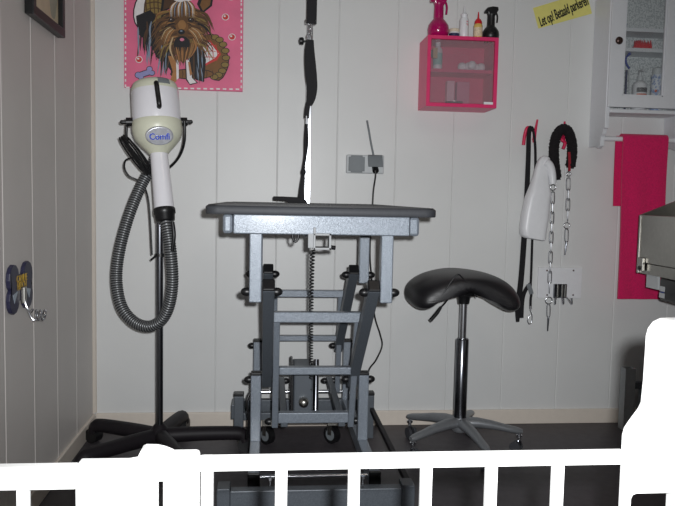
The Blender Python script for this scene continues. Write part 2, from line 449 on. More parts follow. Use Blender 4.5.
    for k in range(120):
        s_ = 1 if k % 2 else -1; q = (k//2)/60; x = 183+s_*(4+R.random()*12); y = 10+q*34
        hair([(x, y), (x+s_*(7+R.random()*4), y+2+R.random()*4), (x+s_*(9+R.random()*10), y+11+R.random()*9)], .55+.5*R.random(), R.choice([brown, umb, umb, olive, dbrown, dbrown, black, ligh]))
    for k in range(26):
        x = 168+R.random()*29; y = 36+R.random()*10
        hair([(x, y), (183+(x-183)*.8, y+9), (183+(x-183)*.45, y+20)], .7, R.choice([brown, tan, dbrown, umb, ligh]))
    for k in range(22):
        x = 171+k*1.1; hair([(184, -3), (x, 6), (x-1+k*.1, 16+R.random()*3)], .5, [tan, white, cream, brown, blueg, dbrown][k % 6])
    hair([(173, 37), (170, 48), (174, 60)], .9, cream); hair([(193, 38), (196, 47), (190, 58)], .9, tan)
    for k in range(6): hair([(171+k*.8, 27+k*.5), (165+k, 31+k), (161+k, 40+k*1.5)], .45, [cream, ligh, tan][k % 3]); hair([(192-k*.8, 27+k*.5), (199-k, 31+k), (204-k, 40+k*1.5)], .45, [ligh, cream, tan][k % 3])
    ell(182, 27, 6.5, 5, brown); ell(182, 25, 4, 5, ligh)
    ell(182, 41, 6.4, 5, black)
    for k in range(16): x = 175.5+k*.85; hair([(x, 39), (182+(x-182)*1.15, 45), (182+(x-182)*.8, 50+R.random()*4)], .7, black)
    for k in range(7): hair([(176+k*2, 47), (177.5+k*1.5, 53), (179.5+k*.9, 62)], .6, [tan, brown, dbrown][k % 3])
    ell(181.5, 31.8, 3.4, 2.6, black); ell(181.3, 31, 1.3, .7, blueg); ell(182, 39.6, 2.2, 1.6, pnk)
    for ex in (171.5, 191): ell(ex, 20, 3.0, 2.4, black); ell(ex, 20, 2.0, 1.6, dbrown); ell(ex, 20.2, 1.2, 1.1, black); ell(ex-.6, 19.4, .5, .45, white)
    # bow, beads, bone
    ell(178, -2, 7, 3.5, white, .3); ell(190, -3, 7, 3.5, white, -.3); ell(184, -2, 2, 2, pnk)
    for cx, cy in ((225.5, 17), (232, 37), (139, 59.5), (231, -3), (150, -24), (214, -28)):
        ell(cx, cy, 3.6, 3.4, white); ell(cx, cy, 2.9, 2.7, red); ell(cx-.8, cy-.8, 1.1, .9, white)
    for e, m in ((.6, black), (0, lil)):
        ell(138.2, 75, 2.9+e, 2.7+e, m); ell(141, 77.5, 2.4+e, 2+e, m); ell(149.5, 69, 2.6+e, 2.4+e, m); ell(152, 73, 2.5+e, 2.2+e, m)
        poly([(138-e, 73.2-e), (149-e, 69.5-e), (151+e, 74+e), (140+e, 77.5+e)], m)
    b.build('painted_picture', t, smooth=0, fixn=False)
painting()

# ================================================================== dryer on a wheeled stand
def dryer():
    Y0 = 2.80; xh = ax(159.5, Y0, 430); base = Vector((xh, Y0, 0))
    t = thing('pet_dryer', 'white stand dryer with a ribbed grey hose on a black five-star wheeled base', 'dryer', base)
    # base
    hz = .072
    hub = MB(); hub.lathe([(0, .04), (.02, .05), (.055, .046), (.075, .03), (.09, .018)], (xh, Y0, .035), (0, 0, 1), M_BLKM); hub.build('base_hub', t)
    for ang in (78, 150, 222, 294, 6):
        a = math.radians(ang); d = Vector((math.cos(a), math.sin(a), 0)); R = min(.33, (xh-LEFT-.042)/abs(d.x)) if d.x < -.3 else (.33 if ang != 78 else .29)
        P = [base+Vector((0, 0, hz+.006)), base+d*.12+Vector((0, 0, hz+.008)), base+d*(R-.05)+Vector((0, 0, hz+.004)), base+d*(R-.012)+Vector((0, 0, hz-.004)), base+d*R+Vector((0, 0, hz-.03))]
        P = smoothpath(P, 6)
        MB().tube(P, [.031-.007*i/(len(P)-1) for i in range(len(P))], M_BLKM, 12).build('base_leg', t)
        w = MB(); e = base+d*R; s = Vector((-d.y, d.x, 0))
        w.cyl(e+Vector((0, 0, .03))-s*.02, e+Vector((0, 0, .03))+s*.02, .03, M_BLK, 20); w.cyl(e+Vector((0, 0, .03)), e+Vector((0, 0, .045)), .012, M_BLK)
        w.build('caster', t)
    # pole
    ztop = az(157, 172, Y0); MB().cyl((xh, Y0, .1), (xh, Y0, ztop), .0135, M_CHD, 20).build('pole', t)
    cl = MB(); zc = az(158, 255, Y0); cl.cyl((xh, Y0, zc-.006), (xh, Y0, zc+.006), .018, M_BLK)
    cl.bar((xh-.01, Y0-.014, zc), (xh-.03, Y0-.024, zc-.018), .006, .006, M_BLK); cl.build('cable_tie', t)
    # head
    Yh = 2.70
    top = at(154.3, 81, Yh+.02); bot = at(159, 154, Yh-.02); ax_ = (bot-top); ln = ax_.length; d = ax_.normalized(); k = ln/75.5
    def prof(ps): return [((y-78.5)*k, r*k) for y, r in ps]
    MB().lathe(prof([(78.5, .5), (78.8, 11), (79.8, 17.5), (82.2, 21.3), (86, 23), (90, 23.5)]), top, d, M_CRM).build('end_cap', t)
    MB().lathe(prof([(90, 23.4), (91, 23.7), (121, 24.2), (121.5, 24)]), top, d, M_DRY).build('housing', t)
    MB().lathe(prof([(121, 24.4), (122, 24.9), (131, 25), (132, 24.4), (135, 24.2), (140, 22), (146, 17), (151, 12), (154, 9.6)]), top, d, M_CRM).build('cone', t)
    p2 = at(164.5, 211, Yh-.07); d2 = (p2-bot); l2 = d2.length; d2.normalize()
    MB().lathe([(-.02, 8.6*k), (0, 8.8*k), (l2, 10*k)], bot, d2, M_DRY).build('air_pipe', t)
    MB().lathe([(0, 10.2*k), (.004, 10.8*k), (.02, 10.8*k), (.024, 9.8*k), (.045, 9.4*k), (.05, 8*k)], p2-d2*.01, d2, M_BLK).build('hose_collar', t)
    # front vector of housing
    side = Vector((1, 0, 0)); side = (side-d*side.dot(d)).normalized(); front = d.cross(side); front = front if front.y < 0 else -front
    front = front*math.cos(.2)+side*math.sin(.2); side = (side-front*side.dot(front)).normalized()
    # black handle on the housing
    cA = top+d*(88-78.5)*k; cB = top+d*(112-78.5)*k+side*L(1.3, Yh)
    h = MB(); o1 = front*(23.2*k); o2 = front*(27*k)
    h.tube(smoothpath([cA+o1*.95, cA+o2+d*.006, (cA+cB)/2+o2, cB+o2-d*.006, cB+o1*.95], 5), .0088, M_BLK, 10); h.build('handle', t)
    # grey rating label on the cap
    ang0, ang1 = .08, .62; b = MB(); g = []
    def capsurf(y, r, a): return top+d*((y-78.5)*k)+(front*math.cos(a)+side*math.sin(a))*((r+.35)*k)
    rows = [(80.6, 19.3), (82.2, 21.6), (84, 22.4), (86, 23.2), (87.5, 23.4)]
    for (ya, ra), (yb, rb) in zip(rows, rows[1:]):
        for i in range(6):
            a0 = ang0+(ang1-ang0)*i/6; a1 = ang0+(ang1-ang0)*(i+1)/6
            b.poly([capsurf(ya, ra, a0), capsurf(ya, ra, a1), capsurf(yb, rb, a1), capsurf(yb, rb, a0)], M_GREY)
    lab(b.build('rating_label', t), 'grey label')
    # oval emblem lying on the cone
    c0 = top+d*((133-78.5)*k)+front*(24.8*k); c1 = top+d*((147-78.5)*k)+front*(17.5*k)
    upv = (c0-c1).normalized(); nrm = side.cross(upv); nrm = nrm if nrm.y < 0 else -nrm
    ctr = (c0+c1)/2+nrm*.008; rx, ry = 13.5*k, 9.3*k
    mside = upv.cross(nrm)
    e = MB(); n = 36
    ringf = lambda r, o: [ctr+mside*(rx*r*math.cos(2*PI*i/n))+upv*(ry*r*math.sin(2*PI*i/n))+nrm*o for i in range(n)]
    e.rings([ringf(1, -.012), ringf(1, .0), ringf(.96, .0022), ringf(.9, .0026), ringf(.88, .001)], mat('emblem_silver', (214, 216, 224), .3, .55, noise=.12, nscale=60)); em = e.build('emblem', t)
    lab(em, 'chrome oval emblem with blue writing')
    text('emblem_lettering', 'Comfi', em, mat('emblem_blue', (24, 70, 210), .3), ry*.95, basis(mside, upv, ctr+nrm*.0022-upv*ry*.08), fat=.0005, sx=rx*1.42/(ry*.95*2.4))
    # pivots and yoke
    for s, px in ((-1, 131), (1, 181)):
        pv = top+d*((121-78.5)*k)+side*s*24*k
        b = MB(); b.cyl(pv, pv+side*s*.022, .016, M_BLK, 18); b.cyl(pv+side*s*.02, pv+side*s*.034, .007, M_BLK); b.ball(pv+side*s*.036, .0075, M_BLK, 10); b.build('pivot_knob', t)
    yk = [at(127, 121, Yh), at(126.5, 138, Yh+.01), at(131, 153, Yh+.04), at(143, 166, Yh+.07), Vector((xh, Y0, ztop)), at(171, 166, Yh+.07), at(180, 155, Yh+.04), at(184.5, 140, Yh+.01), at(184.5, 121, Yh)]
    MB().tube(smoothpath(yk, 8), .0052, M_BLK, 10).build('yoke', t)
    # hose
    hp = [at(158, 150, 2.77), at(152, 166, 2.765), at(141, 186, 2.75), at(129.5, 214, 2.72), at(120, 248, 2.70), at(116.5, 278, 2.69), at(121, 305, 2.67), at(133, 321, 2.655), at(148, 326.5, 2.64), at(161.5, 320, 2.625), at(169.5, 304, 2.61), at(172.5, 280, 2.60), at(170.5, 250, 2.60), at(167, 228, 2.61), p2+d2*.03]
    P = resample(smoothpath(hp, 14), .0022)
    rr = [.0208*(1+.055*math.sin(2*PI*i/4)) for i in range(len(P))]
    mh = mat('hose_grey', (132, 134, 136), .35, .5, noise=.15, nscale=300); mh2 = mat('hose_dark', (38, 40, 42), .5, .2, noise=.15, nscale=300)
    MB().tube(P, rr, mh, 14, mats2=mh2).build('hose', t, smooth=80)
    b = MB(); b.tube(smoothpath([at(172.5, 222, 2.585), at(174, 236, 2.58), at(172, 251, 2.585)], 5), [.007]*11, M_BLK, 8); b.build('nozzle_strap', t)
    # cord
    c = MB()
    pts = []
    c0 = at(136, 155, 2.735); ux = (at(148, 171, 2.735)-c0).normalized(); uy = (at(140, 152, 2.70)-c0); uy = (uy-ux*uy.dot(ux)).normalized()
    for i in range(5*14):
        a = 2*PI*i/14; q = i/70
        pts.append(c0+ux*(.082*math.cos(a))+uy*((.02+.012*math.sin(9*q))*math.sin(a))+Vector((.008*math.sin(7*q), -.012*q, .006*math.cos(5*q))))
    c.tube(pts, .0036, M_BLK, 6)
    c.tube(smoothpath([at(133, 158, 2.72), at(126, 160, 2.72), at(124.5, 168, 2.73), at(129, 176, 2.74), at(137, 180, 2.75), at(144, 186, 2.77), at(149, 205, 2.765), at(152, 255, 2.765)], 7), .0034, M_BLK, 6)
    c.build('power_cord', t)
dryer()

# ================================================================== grooming table
TABLE = {}
def grooming_table():
    Yf = 1.95
    xl, xr = ax(204.5, Yf, 211), ax(438.5, Yf, 211); xc = (xl+xr)/2; Yb = 2.99
    zt = az(322, 206.5, Yf); zm = az(322, 216.5, Yf)
    TABLE.update(zt=zt, xc=xc, Yb=Yb)
    t = thing('grooming_table', 'grey steel dog grooming table with black top on a lifting frame, mid room', 'table', (xc, 2.4, 0))
    def outline(inset, z):
        x0, x1, y0, y1 = xl+inset, xr-inset, Yf+inset, Yb-inset; r = .035-inset*.5; out = []
        for cx, cy, a0 in ((x1-r, y0+r, -90), (x1-r, y1-r, 0), (x0+r, y1-r, 90), (x0+r, y0+r, 180)):
            for k in range(7):
                a = math.radians(a0+90*k/6); out.append((cx+r*math.cos(a), cy+r*math.sin(a), z))
        return out
    MB().rings([outline(.002, zm+.002), outline(.0, zm+.005), outline(0, zt-.006), outline(.004, zt-.002)], M_EDGE).build('edge_molding', t)
    tb = MB(); tb.prism(outline(.006, zt-.004), (0, 0, .004), M_RUB)
    y = Yf+.03
    while y < Yb-.03:
        tb.bb((xl+.03, y, zt-.001), (xr-.03, y+.008, zt+.0012), M_RUB); y += .02
    tb.build('tabletop', t)
    # frame rails under the top
    yr = 1.975; zr1 = zm+.002; zr0 = az(322, 235, yr)
    fx0, fx1 = ax(222.5, yr, 225), ax(420, yr, 225); wL = L(10.5, yr)
    def part(name, fn, m=None): b = MB(); fn(b); return b.build(name, t)
    part('front_rail', lambda b: b.bb((fx0+wL, yr, zr0), (fx1-wL, yr+.03, zr1), M_HAM, bev=.003))
    part('back_rail', lambda b: b.bb((fx0+wL, Yb-.07, zr0), (fx1-wL, Yb-.04, zr1), M_HAM, bev=.003))
    for x in (fx0, fx1-wL): part('side_rail', lambda b: b.bb((x, yr-.001, zr0), (x+wL*.97, Yb-.05, zr1), M_HAM, bev=.008, ))
    # upper legs, arms, posts
    w = .0345
    XL_, XR_ = ax(255.5, 2.0, 270), ax(387, 2.0, 270)
    ya, yb2 = 2.0, 2.47
    zl = az(321, 303, ya); zlb = az(362, 283, yb2)
    legs = []
    for x in (XL_, XR_):
        part('leg', lambda b: b.bb((x-w/2, ya, zl), (x+w/2, ya+w, zr0+.002), M_HAM, bev=.003))
        part('leg', lambda b: b.bb((x-w/2, yb2, zl), (x+w/2, yb2+w, zr0+.002), M_HAM, bev=.003))
    # arms lie just inside the legs and the posts
    aL, aR = XL_+w/2+.003+.0165, XR_-w/2-.003-.0165
    yp1, yp2 = 2.43, 2.93                               # posts
    zpt = az(312, 374, yp1-.015); zpb = az(312, 440, yp1)
    zp2t = az(305, 341, yp2-.015)
    zpiv_t = az(321, 293, ya); zpiv_m = zpt-.022
    pf = [(ya+w/2, zpiv_t, yp1, zpiv_m), (yb2+w/2, zpiv_t, yp2, zp2t-.022)]
    def cap(x, y, z, s):           # domed black nut cap, axis along x
        b = MB(); b.lathe([(0, .0115), (.006, .0125), (.012, .0118), (.018, .009), (.022, .0045), (.0228, .0005)], (x, y, z), (s, 0, 0), M_BLK, 14)
        b.build('bolt_cap', t)
    for (y0, z0, y1, z1) in pf:
        for x, s in ((aL, -1), (aR, 1)):
            d = Vector((0, y1-y0, z1-z0)).normalized()
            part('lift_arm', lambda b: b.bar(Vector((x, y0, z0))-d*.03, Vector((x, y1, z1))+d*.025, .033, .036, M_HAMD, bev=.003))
            part('arm_end_cap', lambda b: b.bar(Vector((x, y0, z0))-d*.038, Vector((x, y0, z0))-d*.0295, .035, .038, M_BLK, bev=.004))
            legx = XL_ if s < 0 else XR_
            cap(legx+s*(w/2+.0005), y0, z0, s); cap(x-s*.0165, y0, z0, -s)
            cap(legx+s*(w/2+.0005), y1, z1, s); cap(x-s*.0165, y1, z1, -s)
    zb_top = az(316, 473, 2.12)
    for x in (XL_, XR_):
        part('post', lambda b: b.bb((x-w/2, yp1-w/2, zb_top-.002), (x+w/2, yp1+w/2, zpt), M_HAM, bev=.003))
        part('post_cap', lambda b: b.bb((x-w/2-.0008, yp1-w/2-.0008, zpt-.006), (x+w/2+.0008, yp1+w/2+.0008, zpt+.005), M_BLK, bev=.003))
        part('post_cap', lambda b: b.bb((x-w/2-.0008, yp2-w/2-.0008, zp2t-.006), (x+w/2+.0008, yp2+w/2+.0008, zp2t+.005), M_BLK, bev=.003))
        part('post', lambda b: b.bb((x-w/2, yp2-w/2, zb_top-.002), (x+w/2, yp2+w/2, zp2t), M_HAM, bev=.003))
        part('inner_beam', lambda b: b.bb((x-w/2, 2.13, zb_top-.05), (x+w/2, 2.96, zb_top), M_HAM, bev=.003))
        part('beam_end_cap', lambda b: b.bb((x-w/2-.001, 2.12, zb_top-.051), (x+w/2+.001, 2.1305, zb_top+.001), M_BLK, bev=.002))
    # outer base frame
    yb0 = 2.04; bx0, bx1 = ax(216.5, yb0, 495), ax(415, yb0, 495); wb = .038
    z1 = az(316, 490, yb0); z0 = z1-.075
    for x, xo, xu in ((bx0, bx0, ax(234, 2.87, 410)), (bx1-wb, bx1-.018, bx1-wb)):
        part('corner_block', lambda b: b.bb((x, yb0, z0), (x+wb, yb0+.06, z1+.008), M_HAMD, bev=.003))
        if x != bx0: part('outer_beam', lambda b: b.bb((xo, yb0+.0605, z1-.018), (xo+.018, 2.86, z1), M_BLKM, bev=.003))
        part('corner_upright', lambda b: b.bb((xu, 2.861, .035), (xu+wb, 2.90, az(239, 396, 2.87)), M_HAMD, bev=.003))
        part('upright_cap', lambda b: b.bb((xu-.001, 2.86, az(239, 396, 2.87)), (xu+wb+.001, 2.901, az(239, 393, 2.87)), M_BLK, bev=.002))
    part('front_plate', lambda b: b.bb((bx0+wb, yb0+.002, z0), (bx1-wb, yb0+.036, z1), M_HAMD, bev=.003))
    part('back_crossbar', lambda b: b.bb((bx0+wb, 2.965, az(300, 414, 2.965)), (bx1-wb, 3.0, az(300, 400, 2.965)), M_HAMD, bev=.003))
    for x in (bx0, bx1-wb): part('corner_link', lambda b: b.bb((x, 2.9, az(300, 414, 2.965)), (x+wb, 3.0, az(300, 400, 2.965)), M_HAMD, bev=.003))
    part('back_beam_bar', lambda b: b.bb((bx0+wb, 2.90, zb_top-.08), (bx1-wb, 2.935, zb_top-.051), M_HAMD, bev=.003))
    # chrome rods
    part('chrome_rod', lambda b: b.cyl((XL_+w/2, 2.15, az(312, 476, 2.15)), (XR_-w/2, 2.15, az(312, 476, 2.15)), .006, M_CHR, 14))
    part('chrome_rod', lambda b: b.cyl((XL_+w/2, 2.93, az(305, 391.5, 2.93)), (XR_-w/2, 2.93, az(305, 391.5, 2.93)), .0075, M_CHR, 14))
    for x in (ax(270, 2.09, 485), ax(362, 2.09, 485)):
        part('level_bolt', lambda b: (b.cyl((x, 2.075, z1-.03), (x, 2.075, z1+.022), .0035, M_CHR, 10), b.cyl((x, 2.075, z1+.018), (x, 2.075, z1+.026), .007, M_CHR, 6)))
    # front ladder
    def ladder(yt, yb, zt_, zb_, xa, xb, bars, m):
        rl = .021
        def yz(z): return yt+(yb-yt)*(z-zt_)/(zb_-zt_)
        for x in (xa, xb): part('ladder_rail', lambda b: b.bar((x, yt, zt_), (x, yb, zb_), rl, .021, m, bev=.003))
        for za, hgt, ext in bars:
            y = yz(za)
            part('ladder_bar', lambda b: b.bb((xa-ext, y-.016, za-hgt/2), (xb+ext, y+.016, za+hgt/2), m, bev=.003))
    yt, yb_ = 2.31, 2.45
    xa, xb = ax(277, yt, 316), ax(358, yt, 316)
    ladder(yt, yb_, az(316, 313, yt), az(316, 426, yb_), xa, xb, [(az(316, 317, yt), .034, .011), (az(316, 370, 2.38), .025, -.0105), (az(316, 416.5, 2.44), .036, -.0105)], M_HAM)
    zbl = az(316, 421, yb_)
    for x, s in ((xa, -1), (xb, 1)):
        cap(x+s*.0135, yb_, zbl, s); cap(x-s*.0135, yb_, zbl, -s)
    ladder(2.86, 2.93, az(310, 290, 2.86), az(310, 392, 2.93), xa+.0, xb+.0, [(az(310, 293.5, 2.86), .028, .011), (az(310, 337.5, 2.9), .021, -.0105)], M_HAM)
    # horizontal rods from the ladder foot backwards
    for x, s in ((xa+.032, 1), (xb-.032, -1)):
        zs = az(331, 380, 2.95)
        part('link_strut', lambda b: b.bar((x, 2.43, zbl), (x, 2.95, zs), .024, .03, M_HAMD, bev=.003))
        cap(x+.0125, 2.94, zs, 1); cap(x-.0125, 2.94, zs, -1)
    # actuator: motor block, piston, gear head
    ya_, yb3 = 2.60, 2.74
    mo = MB(); z0_, z1_ = az(306, 413, ya_), az(306, 367, ya_)
    mo.bb((ax(293.5, ya_, 390), ya_, z0_), (ax(313, ya_, 390), yb3, z1_), M_HAMD, bev=.006); mo.build('actuator', t)
    mo = MB(); mo.bb((ax(292.5, ya_, 390)-.006, ya_-.004, z0_), (ax(293.5, ya_, 390)-.0005, yb3, z1_+.01), M_BLK, bev=.002); mo.build('motor_cover', t)
    pi_ = MB(); xq = ax(316.3, ya_, 390); pi_.cyl((xq, ya_+.02, z0_), (xq+.004, ya_+.08, z1_+.01), .0105, M_CHD, 16); pi_.build('piston', t)
    gh = MB(); gh.lathe([(0, .006), (.004, .014), (.012, .018), (.04, .018)], at(304, 404, ya_-.035), (0, 1, .0), M_STEEL, 18); gh.build('gear_head', t)
    # steel clamp bracket below the front rail
    br = MB(); A = at(314.5, 234.5, 1.985); B = at(330.5, 249.5, 1.985); th = .006
    br.bb((A.x-.004, 1.965, B.z), (A.x+th-.004, 2.02, A.z+.02), mat('dull_steel', (150, 152, 154), .6, .3, noise=.1), bev=.001); br.bb((B.x-th, 1.965, B.z), (B.x, 2.02, A.z+.004), mat('dull_steel', (150, 152, 154), .6, .3, noise=.1), bev=.001)
    br.bb((A.x-.003, 1.965, B.z), (B.x, 2.02, B.z+th), mat('dull_steel', (150, 152, 154), .6, .3, noise=.1), bev=.001); br.bb((A.x-.003, 1.965, A.z-th+.004), (B.x, 2.02, A.z+.004), mat('dull_steel', (150, 152, 154), .6, .3, noise=.1), bev=.001)
    br.bb((A.x-.018, 1.975, B.z+.004), (A.x-.003, 1.99, A.z+.004), mat('dull_steel', (150, 152, 154), .6, .3, noise=.1), bev=.001); br.cyl((B.x-.001, 1.99, B.z+.006), (B.x+.014, 1.99, B.z+.004), .006, M_CHD, 8); lab(br.build('clamp_bracket', t), 'square steel bracket')
    lp = MB(); c = at(295.5, 237, 1.99)
    lp.tube(smoothpath([c+Vector((-.008, 0, .012)), c+Vector((-.007, 0, -.004)), c+Vector((0, 0, -.013)), c+Vector((.007, 0, -.004)), c+Vector((.008, 0, .012))], 5), .0034, M_BLK, 8); lp.build('strap_loop', t)
    # coiled lift cable
    cc = MB(); p0 = at(313, 250, 2.06); p1 = at(311, 384, 2.62); pts = []; N = 46
    for i in range(N*9):
        q = i/(N*9); a = 2*PI*i/9; p = p0.lerp(p1, q); p.y = p0.y+(p1.y-p0.y)*(q**.8)
        pts.append(p+Vector((.0058*math.cos(a), .0058*math.sin(a), 0)))
    cc.tube(pts, .0024, M_BLK, 6); cc.build('coiled_cable', t)
    cb_ = MB(); cb_.tube(smoothpath([at(294, 366, 2.75), at(298, 361, 2.75), at(305, 361, 2.76), at(308, 372, 2.78), at(311, 390, 2.6)], 6), .004, M_BLK, 8)
    cb_.build('cable', t); cb_ = MB()
    cb_.tube(smoothpath([at(251, 391, 2.46), at(247, 402, 2.45), at(249, 420, 2.46), at(247, 438, 2.5)], 6), .004, M_BLK, 8)
    cb_.build('cable', t)
    # casters
    for px, ys in ((267, 2.915), (332, 2.915)):
        x = ax(px, ys, 435); r = .037
        f = Vector((.75, .66, 0)); o_ = Vector((x, ys, r))
        b = MB(); b.cyl(o_-f*.012, o_+f*.012, r, M_BLK, 24); b.build('caster_wheel', t)
        b = MB(); b.cyl(o_-f*.0135, o_+f*.0135, r*.62, M_GREY, 20)
        b.bar(o_+f*.016, o_+f*.016+Vector((0, 0, .044)), .003, .02, M_STEEL, side=f); b.bar(o_-f*.016, o_-f*.016+Vector((0, 0, .044)), .003, .02, M_STEEL, side=f); b.bb((x-.019, ys-.018, .08), (x+.019, ys+.018, zb_top-.078), M_STEEL); b.build('caster_fork', t)
    for x in (bx0+.02, bx1-.02):
        ys = 2.12; r = .037
        b = MB(); b.cyl((x-.013, ys, r), (x+.013, ys, r), r, M_BLK, 24); b.build('caster_wheel', t)
        b = MB(); b.bb((x-.019, ys-.018, r-.008), (x-.0155, ys+.018, .083), M_STEEL); b.bb((x+.0155, ys-.018, r-.008), (x+.019, ys+.018, .083), M_STEEL); b.bb((x-.019, ys-.018, .08), (x+.019, ys+.018, z0+.031), M_STEEL); b.build('caster_fork', t)
    # upright post clamped to the far end
    yp = Yb+.013; xp = ax(308, yp, 150)
    b = MB(); b.bb((xp-.012, yp-.012, zt-.14), (xp+.012, yp+.012, 1.92), M_CHR, bev=.002); lab(b.build('grooming_arm', t), 'upright chrome pole')
    b = MB(); b.bb((xp-.012, 2.70, 1.9), (xp+.012, yp+.012, 1.924), M_CHR, bev=.002); b.build('grooming_arm_top', t)
    b = MB(); b.bb((xp-.03, yp-.05, zt-.11), (xp+.03, yp-.0125, zt-.035), M_BLKM, bev=.003); b.build('arm_clamp', t)
    kz = az(300, 41, yp); b = MB(); b.lathe([(0, .004), (.012, .004), (.013, .013), (.02, .016), (.03, .014), (.034, .004)], (xp-.012, yp, kz), (-1, 0, 0), M_BLK, 16); b.build('height_knob', t)
    TABLE.update(xp=xp, yp=yp)
grooming_table()

# ------------------------------------------------------------------ noose hanging from the arm
def ribbon(b, pts, w, th, m, across=Vector((1, 0, 0))):
    rings = []
    ws = w if isinstance(w, (list, tuple)) else [w]*len(pts)
    for i, p in enumerate(pts):
        d = (pts[min(i+1, len(pts)-1)]-pts[max(i-1, 0)]).normalized()
        a = (across-d*across.dot(d)).normalized(); n = d.cross(a)
        rings.append([p+a*ws[i]/2+n*th/2, p-a*ws[i]/2+n*th/2, p-a*ws[i]/2-n*th/2, p+a*ws[i]/2-n*th/2])
    b.rings(rings, m); return b
def noose():
    Y = 2.86; zt = TABLE['zt']
    t = thing('grooming_noose', 'black webbing grooming noose with buckles hanging from the upright pole onto the table', 'leash', at(300, 201, Y))
    b = MB(); P = [Vector((TABLE['xp']+.004, Y, 1.90)), at(312, 0, Y), at(311.5, 24, Y)]; ribbon(b, P, [L(10, Y)]*3, .004, M_STRAP); b.build('upper_strap', t)
    b = MB(); c = at(310.5, 23, Y); r = L(5, Y)
    b.tube([c+Vector((-r, 0, .012)), c+Vector((-r, 0, -.004)), c+Vector((r, 0, -.004)), c+Vector((r, 0, .012))], .0022, M_CHR, 8)
    b.cyl(at(310, 24, Y), at(310, 34, Y), .0045, M_CHR, 10); b.ball(at(310, 29, Y), .007, M_CHR)
    cc = at(309.5, 37, Y); b.tube([cc+Vector((.011*math.cos(a), 0, .014*math.sin(a))) for a in [2*PI*k/16 for k in range(16)]], .0025, M_CHR, 8, closed=True); b.build('snap_hook', t)
    b = MB(); ps = [(310, 40), (309.5, 50), (310, 62), (311, 75), (312, 88), (311, 98), (309.5, 105)]; ww = [7, 9.5, 11, 11.5, 10.5, 9, 5]
    P = smoothpath([at(x, y, Y) for x, y in ps], 4); W = [L(ww[min(i//4, 6)]+(ww[min(i//4+1, 6)]-ww[min(i//4, 6)])*(i % 4)/4, Y) for i in range(len(P))]
    ribbon(b, P, W, .012, M_STRAP); b.build('padded_strap', t)
    b = MB(); P = smoothpath([at(309, 100, Y), at(307, 110, Y), at(306.5, 118, Y)], 4); ribbon(b, P, L(5, Y), .004, M_STRAP); b.build('lower_strap', t)
    b = MB(); b.cyl(at(306.5, 116, Y), at(306.3, 125, Y), .005, M_CHR, 10); b.build('swivel', t)
    b = MB(); P = smoothpath([at(306.5, 124, Y), at(305.5, 140, Y), at(305.2, 156, Y), at(303, 170, Y)], 5); b.tube(P, .0062, M_STRAP, 8)
    P = smoothpath([at(307, 128, Y), at(307.5, 142, Y), at(306, 155, Y), at(303.5, 168, Y)], 5); b.tube(P, .004, M_STRAP, 8)
    b.ball(at(303.5, 172, Y), .011, M_STRAP, 12, (1, 1, 1.4)); P = [at(303, 174, Y), at(301.5, 188, Y), at(300.8, 199, Y)]; ribbon(b, [P[0], P[1], P[2]], [.012, .018, .024], .006, M_STRAP); b.build('cord_loop', t)
    b = MB(); A = at(273, 199, Y); z0 = zt+.0015
    b.prism([(A.x, Y-.02, z0+.008), (A.x, Y-.02, z0+.024), (A.x+.04, Y-.02, z0+.024), (at(300, 199, Y).x, Y-.02, z0+.022), (at(306, 199, Y).x, Y-.02, z0+.012), (at(307.5, 200, Y).x, Y-.02, z0), (A.x+.06, Y-.02, z0), (A.x+.045, Y-.02, z0+.006)], (0, .04, 0), M_STRAP, bev=.003); b.build('folded_strap_end', t)
noose()

